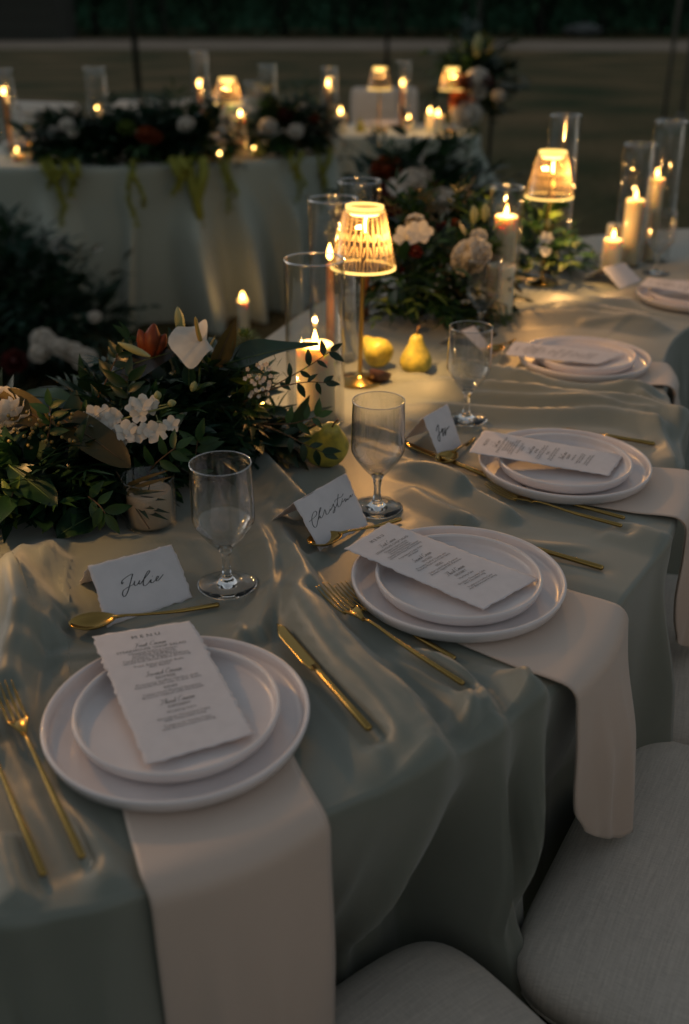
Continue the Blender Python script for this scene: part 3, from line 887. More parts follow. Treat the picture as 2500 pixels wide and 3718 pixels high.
# ------------------------------------------------------------------ place settings
ORD = ['nearest', 'second', 'third', 'fourth', 'fifth']
WHERE = ['at the nearest setting', 'at the second setting along the table edge', 'at the third setting along the table edge', 'at the fourth setting along the table edge', 'at the fifth setting, cut by the right frame edge']
def plate(r, h, name, label, x, y, z, group):
    mb = MB()
    prof = [(.0005, .0012), (r * .80, .0), (r * .86, .0), (r * .93, .003), (r * .975, .008), (r * .995, h * .75), (r, h - .0022), (r - .0009, h - .0004), (r - .0024, h), (r - .0042, h - .0006), (r - .0055, h - .003),
            (r * .955, .0105), (r * .93, .0068), (r * .89, .0052), (r * .5, .0046), (.0005, .0045)]
    lathe(mb, prof, 96)
    o = mb.build(name, CERAMIC, loc=(x, y, z))
    return tag(o, label, 'plate', group)
def at_rest(x, y):
    return ch(x, y)
PZ = TZ + .0048
napz = .0032
for i, (x, y) in enumerate(PLATES):
    plate(.135, .0215, 'dinner_plate', 'large white rimmed dinner plate ' + WHERE[i], x, y, PZ, 'white dinner plates')
    plate(.105, .020, 'salad_plate', 'smaller white plate stacked ' + WHERE[i], x + .002 * math.sin(i * 3), y + .003 * math.cos(i * 2), PZ + .0058, 'white salad plates')

V3_ = Vector
def napkin(i, L, Rr, inner, drop, label, curl=.0, flare=0.0, twist=0.0, inward=(0, 0)):
    """flat folded napkin lying under a plate and hanging over the table edge between L and R"""
    L = Vector((*L, 0)); Rr = Vector((*Rr, 0))
    t_ = (Rr - L).normalized(); n_ = Vector((t_.y, -t_.x, 0))
    w0 = (Rr - L).length
    def fn(u, v):
        # v: 0 inner end .. 1 bottom of the hanging end; u across
        tot = inner + drop
        s_ = v * tot
        e = L + t_ * (w0 * u)
        bulge = n_ * (.0008 + .028 * math.sin(math.pi * u) * .35)
        if s_ < inner - .016:
            k = inner - .016 - s_
            p = e - n_ * (k + .004) + Vector((inward[0], inward[1], 0)) * (k / inner)
            return (p.x, p.y, TZ + .0037 + .004 * smooth01(1 - k / .06))
        if s_ < inner + .016:
            a = (s_ - inner + .016) / .032 * math.pi / 2
            p = e - n_ * .004 + n_ * (.020 * math.sin(a)) + bulge * math.sin(a)
            return (p.x, p.y, TZ + .0077 - .020 * (1 - math.cos(a)))
        d = s_ - inner - .016
        f = d / drop
        wv = (.004 * math.sin(u * 7 + 1 + i) + .045 * (.5 - abs(u - .58)) + .006 * max(0, 1 - abs(u - .28) / .10) + .0025 * math.sin(13 * (u + .5 * f) + i)) * smooth01(f * 2) + .010 * math.cos(math.pi * (u - .5)) * curl * f
        p = e + n_ * (.016 + wv + flare * f) + bulge + t_ * (twist * f + (u - .5) * (-.075 * curl * f * f) * w0 * 4)
        z = TZ - .0123 - d + curl * smooth01((f - .55) / .45) * (.045 * max(0, .45 - u) * 2 + .03 * max(0, u - .6) * 2.5 + .012 * (2 * u - 1) ** 4)
        return (p.x, p.y, z)
    mb = MB(); slab(mb, fn, 36, 70, .0016)
    mb2 = MB(); slab(mb2, lambda u, v: tuple(V3_(fn(u, v * .985)) - n_ * .0022 * min(1, v * 3) - V3_((0, 0, .0018)) + t_ * .0035), 24, 50, .0014)
    o = mb.build('napkin', NAPKIN); mb2.build('under_layer', NAPKIN, o)
    return tag(o, label, 'napkin', 'blush napkins hanging over the table edge')
napkin(0, (-.170, .609), (-.024, .696), .17, .40, 'blush napkin hanging from under the nearest plate to the bottom of the picture', inward=(.03, .0))
napkin(1, (.238, .880), (.334, 1.044),   .16, .268, 'blush napkin hanging over the edge from under the second plate', curl=1.0, twist=.010, flare=.018, inward=(.0, .03))
napkin(2, (.478, 1.278), (.546, 1.442), .17, .255, 'blush napkin hanging over the edge from under the third plate', curl=.8, flare=.015)
napkin(3, (.630, 1.845), (.664, 1.985), .15, .22, 'blush napkin hanging over the edge from under the fourth plate', curl=.4)

# cutlery: lies along local +x, business end at x = 0
def handle(mb, x0, x1, r0=.0022, r1=.0042, zz=.0045):
    n = 10
    pts = [(x0 + (x1 - x0) * k / n, 0, zz + .006 * (1 - smooth01(k / 3.0)) * 0) for k in range(n + 1)]
    tube(mb, pts, [r0 + (r1 - r0) * smooth01(k / n * 1.2) for k in range(n)] + [r1 * .8], n=10, flat=.8)
def make_fork(L):
    t = thing('fork', 'x', 'fork')
    mb = MB(); tine = .055
    for k in range(4):
        y = (k - 1.5) * .0058
        pts = [(0 + .002 * abs(k - 1.5), y * 1.02, .0165), (tine * .35, y, .0095), (tine * .75, y, .0045), (tine * 1.05, y, .004)]
        tube(mb, spline(pts, 4), [.0006 + .0009 * smooth01(q / 5) for q in range(13)], n=6, flat=.7)
    def pl(u, v):
        x = tine * .98 + .028 * u
        hw = .0105 * (1 - smooth01(u) * .78)
        f = v * 2 - 1
        return (x, hw * f, .0045 + .0035 * f * f * (1 - u) + .002 * math.sin(u * math.pi))
    slab(mb, pl, 8, 8, .0018)
    mb.build('head', GOLD, t)
    mb = MB()
    pts = [(tine + .024, 0, .0050), (tine + .034, 0, .0072), (tine + .05, 0, .0070), (tine + .08, 0, .0048), (L * .7, 0, .0042), (L - .002, 0, .0042), (L, 0, .0042)]
    tube(mb, pts, [.0023, .0019, .0020, .0024, .0031, .0037, .0024], n=10, flat=.8); mb.build('handle', GOLD, t)
    return t
def make_spoon(L):
    t = thing('spoon', 'x', 'spoon'); mb = MB(); bl = .055
    def b_(u, v):
        x = bl * u; hw = .0175 * max(.03, math.sin(math.pi * min(.985, max(.01, u)) ** .85)) ** .62
        f = v * 2 - 1
        dep = .010 * (1 - f * f) * math.sin(math.pi * min(1, max(0, u))) ** .8
        return (x, hw * f, .0125 - dep - .002 * (1 - u) ** 3 * 0)
    slab(mb, b_, 18, 14, .0014); mb.build('bowl', GOLD, t)
    mb = MB()
    tube(mb, [(bl - .004, 0, .0115), (bl + .012, 0, .011), (bl + .03, 0, .0085), (bl + .06, 0, .0055), (L * .75, 0, .0045), (L - .002, 0, .0045), (L, 0, .0045)], [.0030, .0020, .0020, .0024, .0031, .0037, .0026], n=10, flat=.8)
    mb.build('handle', GOLD, t)
    return t
def make_knife(L):
    t = thing('knife', 'x', 'knife'); bl = L * .46; mb = MB()
    def b_(u, v):
        x = bl * u
        top = .0065 * smooth01(u * 9) ** .5; bot = -.0085 * smooth01(u * 4.0) ** .6 * (1 - .35 * smooth01((u - .8) / .2))
        y = bot + (top - bot) * v
        return (x, y, .0036 + .0006 * math.sin(math.pi * v))
    slab(mb, b_, 26, 6, .0016); mb.build('blade', GOLD, t)
    mb = MB(); tube(mb, [(bl - .006, 0, .0036), (bl + .01, 0, .0042), (bl + .05, 0, .0044), (L * .8, 0, .0044), (L - .002, 0, .0044), (L, 0, .0044)], [.0035, .0042, .0040, .0043, .0046, .003], n=10, flat=.8)
    mb.build('handle', GOLD, t)
    return t
MK = {'fork': make_fork, 'spoon': make_spoon, 'knife': make_knife}
PROTO = {}
V3 = Vector
def cutlery(kind, tip, end, label, L=None, lift=0.0):
    a = Vector((*tip, 0)); b = Vector((*end, 0)); d = b - a
    LL = round(L or d.length, 2)
    key = (kind, LL)
    o = MK[kind](LL)
    o.rotation_euler = (0, 0, math.atan2(d.y, d.x))
    px_ = V3((-d.y, d.x, 0)).normalized() * .009
    kk = [k / 32 for k in range(33)]
    g_ = np.max([cloth_h(np.array([a.x + d.x * k + px_.x * q for k in kk]), np.array([a.y + d.y * k + px_.y * q for k in kk])) for q in (-1, 0, 1)], axis=0) + TZ
    hs_ = [float(g_[max(0, 4 * k - 2):4 * k + 3].max()) for k in range(9)]
    # rest on the two highest supports
    z0 = max(hs_); 
    best = None
    for k1 in range(0, 5):
        for k2 in range(4, 9):
            if k1 == k2: continue
            sl = (hs_[k2] - hs_[k1]) / (k2 - k1)
            if all(hs_[k1] + sl * (k - k1) >= hs_[k] - .0008 for k in range(9)):
                q = hs_[k1] - sl * k1, sl
                if best is None or q[0] + 4 * q[1] < best[0] + 4 * best[1]: best = q
    if best is None: best = (z0, 0)
    o.rotation_euler = (0, -math.atan2(best[1] * 8, LL), math.atan2(d.y, d.x))
    o.location = (a.x, a.y, best[0] + .0002 + lift)
    return tag(o, label, kind, 'gold cutlery on the near table')
for c_ in CUT: cutlery(*c_)

# ------------------------------------------------------------------ paper goods
def sheet_surface(c4, bow=0.0, curl=0.0):
    a, b, c_, d = [Vector(p) for p in c4]     # top left, top right, bottom right, bottom left
    def S(u, v):
        p = (a * (1 - u) + b * u) * (1 - v) + (d * (1 - u) + c_ * u) * v
        return p + Vector((0, 0, bow * math.sin(math.pi * v) + curl * (1 - v) ** 3 * ((u - .3) ** 2)))
    return S
def paper_mesh(S, seed, nu=24, nv=70, amp=(.040, .016), th=.0006):
    rs = np.random.RandomState(seed)
    lu = rs.rand(nv + 1) * amp[0]; ru = rs.rand(nv + 1) * amp[0]; tv = rs.rand(nu + 1) * amp[1]; bv = rs.rand(nu + 1) * amp[1]
    for q in (lu, ru, tv, bv): q[1:] = .5 * q[1:] + .5 * q[:-1]
    def fn(u, v):
        i = round(u * nu); j = round(v * nv)
        if i == 0: u = -amp[0] / 2 + lu[j]
        if i == nu: u = 1 + amp[0] / 2 - ru[j]
        if j == 0: v = -amp[1] / 2 + tv[i]
        if j == nv: v = 1 + amp[1] / 2 - bv[i]
        return S(u, v)
    mb = MB(); slab(mb, fn, nu, nv, th)
    return mb
GLY = {  # single stroke running script, x-height 1
 'F': (1.5, [[(.1, 2.1), (.5, 2.4), (1.2, 2.25), (1.9, 2.5)], [(1.0, 2.3), (.8, 1.2), (.55, .1), (.2, -.4), (-.1, -.1)], [(.4, 1.2), (.9, 1.3), (1.4, 1.2)]]),
 'S': (1.3, [[(1.3, 2.2), (.9, 2.5), (.5, 2.0), (.8, 1.3), (.9, .6), (.4, -.1), (-.1, .2), (.6, .5), (1.3, .3)]]),
 'T': (1.5, [[(0, 2.0), (.5, 2.4), (1.2, 2.25), (2.0, 2.5)], [(1.0, 2.3), (.8, 1.2), (.5, .1), (.1, -.3), (-.2, .1)]]),
 'C': (1.5, [[(1.3, 1.9), (1.4, 2.4), (.9, 2.4), (.3, 1.4), (.2, .4), (.7, -.1), (1.5, .4)]]),
 'i': (.6, [[(0, .1), (.3, 1.0), (.22, .2), (.4, 0), (.65, .25)], [(.42, 1.45), (.46, 1.5)]]),
 'r': (.75, [[(0, .1), (.3, 1.05), (.45, .85), (.4, .2), (.55, 0), (.8, .25)]]),
 's': (.65, [[(0, .1), (.4, 1.05), (.5, .5), (.4, 0), (.1, 0), (.4, .1), (.7, .25)]]),
 't': (.7, [[(0, .1), (.5, 1.9), (.3, .3), (.45, 0), (.75, .25)], [(.05, 1.2), (.75, 1.4)]]),
 'o': (.8, [[(.0, .1), (.45, .95), (.15, .6), (.2, .05), (.55, .1), (.6, .7), (.45, .95), (.85, .8)]]),
 'u': (.95, [[(0, .3), (.2, 1.0), (.15, .2), (.4, .0), (.65, .5), (.72, 1.0), (.66, .2), (.8, 0), (1.0, .25)]]),
 'e': (.7, [[(0, .2), (.45, .6), (.45, 1.0), (.2, .8), (.2, .15), (.45, 0), (.75, .3)]]),
 'c': (.7, [[(.55, .85), (.4, 1.0), (.15, .6), (.2, .1), (.45, 0), (.75, .3)]]),
 'n': (.95, [[(0, .2), (.2, 1.0), (.15, 0), (.35, .7), (.55, 1.0), (.6, .2), (.75, 0), (1.0, .25)]]),
 'd': (.9, [[(.5, .8), (.25, .9), (.1, .4), (.3, 0), (.6, .6), (.95, 2.3), (.7, .3), (.8, 0), (1.0, .25)]]),
 'h': (.9, [[(0, .2), (.5, 1.8), (.45, 2.3), (.25, 1.6), (.1, 0), (.35, .8), (.55, .9), (.55, .2), (.7, 0), (.95, .25)]]),
}
def script_strokes(txt):
    x = 0; out = []
    for ch_ in txt:
        if ch_ == ' ':
            x += .7; continue
        w, st = GLY[ch_]
        for s_ in st: out.append([(x + p[0], p[1]) for p in s_])
        x += w
    return out, x
def ribbon(mb, pts2, wd, S, lift):
    """flat pen stroke in the sheet's own u,v plane"""
    sp = spline([(p[0], p[1], 0) for p in pts2], 5)
    vs = []
    for i, p in enumerate(sp):
        d = sp[min(i + 1, len(sp) - 1)] - sp[max(i - 1, 0)]
        if d.length < 1e-9: d = Vector((1, 0, 0))
        d.normalize(); nn = Vector((-d.y, d.x, 0))
        w = wd * (.6 + .55 * abs(d.y))
        for sg in (-1, 1):
            vs.append(S(p + nn * w * .5 * sg, lift))
    fs = [(2 * i, 2 * i + 1, 2 * i + 3, 2 * i + 2) for i in range(len(sp) - 1)]
    mb.add(vs, fs)
def text_mesh2d(txt, size, spacing=1.0):
    cu = bpy.data.curves.new('tmp', 'FONT'); cu.body = txt; cu.size = size; cu.align_x = 'CENTER'; cu.resolution_u = 2
    cu.space_character = spacing
    o = bpy.data.objects.new('tmp', cu); col.objects.link(o)
    dg = bpy.context.evaluated_depsgraph_get(); dg.update()
    me = o.evaluated_get(dg).to_mesh()
    vs = [(v.co.x, v.co.y) for v in me.vertices]; fs = [tuple(p.vertices) for p in me.polygons]
    o.evaluated_get(dg).to_mesh_clear()
    bpy.data.objects.remove(o); bpy.data.curves.remove(cu)
    return vs, fs
# layout of a menu in mm: width 108, height 235 ; y down from the top edge
MENU_W, MENU_H = 108.0, 235.0
LINES = [('M E N U', 20, 7.2, 'p'), ('___________', 25.5, 3.0, 'p'), ('First Course', 38, 3.3, 's'), ('STEAKHOUSE CHOP SALAD', 45.5, 5.0, 'p'),
         ('Chopped Iceberg Lettuce,', 51, 4.1, 'p'), ('Crumbled Gorgonzola,', 55.2, 4.1, 'p'), ('Hickory Smoked Bacon,', 59.4, 4.1, 'p'), ('Candied Nuts, & Grape Tomatoes', 63.6, 4.1, 'p'), ('served with House Ranch Dressing', 67.8, 4.1, 'p'),
         ('Fresh Baked Challah Rolls', 76, 4.1, 'p'), ('with Butter', 80.4, 4.1, 'p'), ('Second Course', 96, 3.3, 's'), ('ENTREE', 104, 5.0, 'p'),
         ('Prosciutto Stuffed Chicken with', 110.5, 4.1, 'p'), ('Pancetta-Mushroom Cream Sauce', 115, 4.1, 'p'), ('SIDES', 123.5, 5.0, 'p'), ('Yukon Gold Mashed Potatoes', 130, 4.1, 'p'), ('Broccoli topped with Parmesan', 134.5, 4.1, 'p'),
         ('Third Course', 150, 3.3, 's'), ('DESSERT', 158, 5.0, 'p'), ('Wedding Cake', 166, 4.1, 'p'), ('Decadent Chocolate Cake', 175, 4.1, 'p'), ('with Chocolate Icing', 179.4, 4.1, 'p'), ('Traditional Vanilla Cake', 188, 4.1, 'p'), ('with Buttercream Frosting', 192.4, 4.1, 'p')]
TXT = []
for tx, y, sz, kd in LINES:
    if kd == 'p':
        vs, fs = text_mesh2d(tx, sz * 1.15, 1.05)
        TXT.append(('m', [(MENU_W / 2 + x, y - yy) for x, yy in vs], fs))
    else:
        st, w = script_strokes(tx)
        TXT.append(('s', [[(MENU_W / 2 + (px + .22 * py - w / 2) * sz, y - py * sz) for px, py in s_] for s_ in st], None))
def menu(i, c4, label, bow=.0):
    base = Vector(((c4[0][0] + c4[2][0]) / 2, (c4[0][1] + c4[2][1]) / 2, c4[2][2]))
    t = thing('menu_card', label, 'menu', base, group='printed menus on the plates')
    c4 = [Vector(p) - base for p in c4]
    S = sheet_surface(c4, bow)
    paper_mesh(S, 20 + i).build('paper', PAPER, t)
    def S3(p, lift):
        q = S(p[0] / MENU_W, p[1] / MENU_H); return q + Vector((0, 0, lift))
    mb = MB()
    for kd, a, fs in TXT:
        if kd == 'm': mb.add([S3(p, .0012) for p in a], fs)
        else:
            for s_ in a: ribbon(mb, s_, .42, S3, .0012)
    tag(mb.build('print', MENUINK, t, smooth=False), 'dark grey menu lettering')
menu(0, [(-0.28, 0.922, 0.802), (-0.174, 0.954, 0.802), (-0.089, 0.781, 0.781), (-0.188, 0.735, 0.781)], 'white deckle edged menu on the nearest plate')
menu(1, [(0.001, 1.127, 0.8), (0.059, 1.201, 0.8), (0.245, 1.082, 0.781), (0.165, 1.01, 0.781)], 'white deckle edged menu lying slantwise on the second plate')
menu(2, [(0.195, 1.442, 0.8), (0.231, 1.534, 0.8), (0.45, 1.472, 0.781), (0.406, 1.394, 0.781)], 'white deckle edged menu on the third plate')
menu(3, [(0.323, 1.933, 0.802), (0.356, 2.023, 0.802), (0.587, 2.005, 0.781), (0.512, 1.936, 0.781)], 'white deckle edged menu on the fourth plate')
menu(4, [(0.742, 2.497, 0.803), (0.789, 2.581, 0.803), (0.994, 2.488, 0.781), (0.947, 2.404, 0.781)], 'white menu on the fifth plate, cut by the right frame edge', bow=.004)

def bil_inv(q, p):
    """u,v of point p inside quad q (tl,tr,br,bl) by Newton steps"""
    u = v = .5
    for _ in range(30):
        x = (q[0][0] * (1 - u) + q[1][0] * u) * (1 - v) + (q[3][0] * (1 - u) + q[2][0] * u) * v - p[0]
        y = (q[0][1] * (1 - u) + q[1][1] * u) * (1 - v) + (q[3][1] * (1 - u) + q[2][1] * u) * v - p[1]
        xu = (q[1][0] - q[0][0]) * (1 - v) + (q[2][0] - q[3][0]) * v; yu = (q[1][1] - q[0][1]) * (1 - v) + (q[2][1] - q[3][1]) * v
        xv = (q[3][0] - q[0][0]) * (1 - u) + (q[2][0] - q[1][0]) * u; yv = (q[3][1] - q[0][1]) * (1 - u) + (q[2][1] - q[1][1]) * u
        D_ = xu * yv - xv * yu
        u -= (x * yv - y * xv) / D_; v -= (xu * y - yu * x) / D_
    return (u, v)
def place_card(i, tl, tr, br, bl, label, quad=None, strokes=(), pen=.008):
    """folded tent card: front panel tl tr br bl, back panel mirrored behind the ridge"""
    tl, tr, br, bl = [Vector(p) for p in (tl, tr, br, bl)]
    base = (br + bl) / 2; base.z = min(ch(bl.x, bl.y), ch(br.x, br.y))
    for q in (br, bl): q.z = ch(q.x, q.y) + .0006
    t = thing('place_card', label, 'place card', base, group='folded name cards')
    f4 = [p - base for p in (tl, tr, br, bl)]
    fold = ((tl - bl) + (tr - br)) / 2; fold.z = 0
    bk = [tr + fold, tl + fold]
    b_r, b_l = [Vector((p.x, p.y, ch(p.x, p.y) + .0006)) for p in bk]
    paper_mesh(sheet_surface(f4), 40 + i, 26, 26, (.032, .045)).build('front_panel', PAPER, t)
    b4 = [p - base + Vector((0, 0, -.0003)) for p in (tr, tl, b_l, b_r)]
    paper_mesh(sheet_surface(b4), 60 + i, 26, 26, (.032, .045)).build('back_panel', PAPER, t)
    if strokes:
        S = sheet_surface(f4)
        nrm = (f4[1] - f4[0]).cross(f4[0] - f4[3]).normalized()
        if nrm.y > 0: nrm = -nrm
        mb = MB()
        def S3(p, lift): return S(p[0], p[1]) + nrm * lift
        for s_ in strokes: ribbon(mb, [bil_inv(quad, p) for p in s_], pen, S3, .0009)
        tag(mb.build('lettering', INK, t, smooth=False), 'black handwritten name')
J = [[(402, 348), (392, 362), (392, 338), (430, 305), (468, 285), (462, 320), (450, 370), (440, 410), (425, 445), (410, 458), (398, 440), (405, 410), (440, 385), (478, 362), (487, 338), (484, 364), (496, 373), (515, 355), (524, 334), (520, 356), (531, 360), (560, 320), (590, 282), (601, 263), (590, 260), (570, 290), (555, 330), (553, 365), (566, 374), (590, 355), (612, 325), (609, 346), (622, 350), (640, 335), (660, 318), (668, 304), (660, 300), (650, 318), (656, 336), (675, 323), (706, 284)], [(621, 298), (623, 301)]]
place_card(0, (-0.312, 1.053, 0.816), (-0.219, 1.109, 0.816), (-0.19, 1.07, 0.762), (-0.285, 1.003, 0.762), 'white folded name card reading Julie beside the nearest goblet',
           [(135, 230), (775, 52), (940, 455), (290, 683)], J, .010)
Cc = [[(180, 1197), (250, 1140), (320, 1080), (346, 1020), (325, 985), (285, 1010), (250, 1080), (238, 1170), (250, 1260), (285, 1303), (320, 1280), (345, 1200), (380, 1090), (403, 1010), (432, 940), (434, 914), (415, 930), (395, 1000), (380, 1090), (372, 1142), (390, 1100), (406, 1078), (408, 1110), (430, 1118), (470, 1060), (510, 955), (515, 975), (527, 985), (528, 1030), (550, 1050), (590, 1010), (625, 935), (612, 960), (622, 970), (650, 930), (692, 838), (697, 880), (716, 925), (710, 990), (685, 1022), (676, 1000), (700, 960), (745, 890), (775, 820)],
      [(803, 640), (790, 720), (775, 820), (785, 880), (805, 897), (850, 850), (888, 735), (876, 780), (890, 796), (915, 770), (945, 728), (944, 770), (955, 790), (975, 745), (989, 726), (988, 752), (1010, 745), (1040, 700), (1066, 668), (1068, 655), (1054, 668), (1060, 690), (1082, 688), (1111, 634)],
      [(718, 806), (740, 760), (800, 725), (870, 692), (911, 627)], [(621, 888), (624, 893)], [(889, 724), (892, 728)]]
place_card(1, (-0.069, 1.217, 0.822), (0.002, 1.314, 0.822), (0.034, 1.266, 0.762), (-0.034, 1.188, 0.762), 'white folded name card reading Christine beside the second goblet',
           [(-62, 815), (985, 212), (1438, 1232), (329, 1753)], Cc, .010)
Jf = [[(690, 610), (690, 560), (720, 488), (735, 600), (752, 720), (757, 795), (728, 775), (715, 720), (760, 640), (785, 610), (800, 590), (795, 560), (785, 600), (800, 625), (815, 590), (818, 555), (808, 620), (815, 700), (830, 640), (848, 600), (852, 540), (852, 620), (860, 690), (872, 600), (888, 570), (890, 555), (903, 565), (912, 540), (925, 520), (937, 515)]]
place_card(2, (0.128, 1.523, 0.826), (0.174, 1.588, 0.826), (0.199, 1.555, 0.762), (0.158, 1.489, 0.762), 'white folded name card between the second and third goblets, its back panel glowing',
           [(440, 355), (905, 85), (1190, 900), (790, 1200)], Jf, .022)
place_card(3, (0.25, 2.079, 0.808), (0.282, 2.119, 0.808), (0.327, 2.058, 0.762), (0.293, 2.031, 0.762), 'white folded name card seen through the third goblet')
place_card(4, (0.689, 2.671, 0.806), (0.765, 2.739, 0.806), (0.811, 2.712, 0.762), (0.728, 2.616, 0.762), 'white folded name card in front of the right hand candles')

# ------------------------------------------------------------------ goblets
def make_goblet():
    t = thing('water_goblet', 'x', 'goblet')
    # one closed glass skin in three open pieces that meet ring on ring
    n = 56
    foot = [(.0005, .0012), (.020, .0006), (.036, .0), (.0405, .0008), (.0412, .0018), (.0400, .0028), (.028, .0042), (.014, .0068), (.0085, .012)]
    stem = [(.0085, .012), (.0062, .020), (.0053, .030), (.0055, .040), (.0070, .050), (.0100, .0565)]
    outer = [(.0100, .0565), (.0140, .0605), (.0225, .0700), (.0315, .0820), (.0382, .0922), (.0406, .0970), (.0414, .1010), (.0416, .1060), (.0414, .1180), (.0407, .1450), (.0401, .1650), (.0396, .1785)]
    bowl = outer + [(.03965, .1790), (.0394, .1792), (.0392, .1788)] + [(r - .0005, z) for r, z in outer[::-1][1:6]] + [(.0400, .0975), (.0374, .0930), (.0300, .0835), (.0205, .0720), (.0120, .0655), (.006, .0630), (.0005, .0625)]
    for nm, pf in (('foot', foot), ('stem', stem), ('bowl', bowl)):
        mb = MB(); lathe(mb, pf, n, cap1=(nm == 'stem')); o = mb.build(nm, BOWL if nm == 'bowl' else GLASS, t)
        if nm == 'bowl':
            mb = MB(); lathe(mb, [(.0394 + .0008 * math.cos(k * math.pi / 4), .1792 + .0008 * math.sin(k * math.pi / 4)) for k in range(9)], n); mb.build('rim', RIM, o)
    return t
gp = make_goblet()
GOB = [((-0.148, 1.084), 'clear stemmed water goblet beside the first name card, nearest the camera'), ((0.048, 1.317), 'clear stemmed water goblet beside the second name card'),
       ((0.216, 1.658), 'clear stemmed water goblet between the third name card and the pears'), ((0.309, 2.204), 'clear stemmed water goblet in front of the white peony'), ((0.873, 2.797), 'clear stemmed water goblet beside the right hand candles')]
for i, (p, lb) in enumerate(GOB):
    o = gp if i == 0 else copy_tree(gp)
    hmax = max(ch(p[0] + .04 * math.cos(a), p[1] + .04 * math.sin(a)) for a in range(7))
    o.location = (p[0], p[1], hmax + .0003); o.rotation_euler = (0, 0, i); o.scale = (.93, .93, .94)
    tag(o, lb, 'goblet', 'water goblets')

# ------------------------------------------------------------------ candles, glass cylinders, lamps
def flame_mesh(mb, z, h, r):
    prof = [(.0004, 0), (r * .55, h * .06), (r * .92, h * .2), (r, h * .34), (r * .82, h * .52), (r * .5, h * .72), (r * .2, h * .9), (.0003, h)]
    lathe(mb, prof, 12, off=(0, 0, z))
CANDLE_COL = (1.0, .50, .17)
def candle(x, y, z, r, h, label, power, name='pillar_candle', wax=None, lit=True, fh=.024, far=False, group=None):
    t = thing(name, label, 'candle', (x, y, z), 0, group or 'lit candles')
    mb = MB()
    sink = min(.004, r * .12)
    prof = [(r * .9, 0), (r * .985, .002), (r, .008), (r * .995, h * .5), (r, h - .008), (r * .97, h - .001), (r * .90, h), (r * .80, h - sink * .5), (r * .55, h - sink), (.0006, h - sink * 1.05)]
    if r < .014: prof = [(r, 0), (r * .98, h * .3), (r * .9, h * .7), (r * .8, h - .01), (r * .6, h - .002), (.0006, h)]
    lathe(mb, prof, 36, cap0=True, rf=lambda a, zz: 1 + .012 * math.sin(3 * a + zz * 30))
    mb.build('wax', wax or WAX, t)
    zt = h - (sink if r >= .014 else 0)
    mb = MB(); tube(mb, [(0, 0, zt - .002), (.0006, 0, zt + .005), (.0022, 0, zt + .010)], .0009, n=5); mb.build('wick', WICK, t)
    if lit:
        mb = MB(); flame_mesh(mb, zt + .006, fh, fh * .2); mb.build('flame', FARFLAME if far else FLAME, t)
        ld = bpy.data.lights.new('flame_light', 'POINT'); ld.energy = power * (.9 if far else .42); ld.color = CANDLE_COL
        ld.shadow_soft_size = .010 if far else .0042
        lo = bpy.data.objects.new('flame_light', ld); col.objects.link(lo); lo.parent = t; lo.location = (.0, 0, zt + .006 + fh * .5)
    return t
def cylinder(x, y, z, r, h, label, name='glass_cylinder', n=48):
    mb = MB(); w = .0026
    prof = [(.0005, .0), (r * .96, 0), (r, .003), (r, h - .002), (r - w * .3, h), (r - w * .7, h), (r - w, h - .002), (r - w, .008), (.0005, .006)]
    lathe(mb, prof, n)
    o = tag(mb.build(name, THIN, loc=(x, y, z)), label, 'glass cylinder', 'clear glass hurricane cylinders')
    mb = MB(); q = .0019
    lathe(mb, [(r - w / 2 + q * math.cos(k * math.pi / 4), h + .0005 + q * math.sin(k * math.pi / 4)) for k in range(9)], n)
    mb.build('rim', RIM, o)
    return o
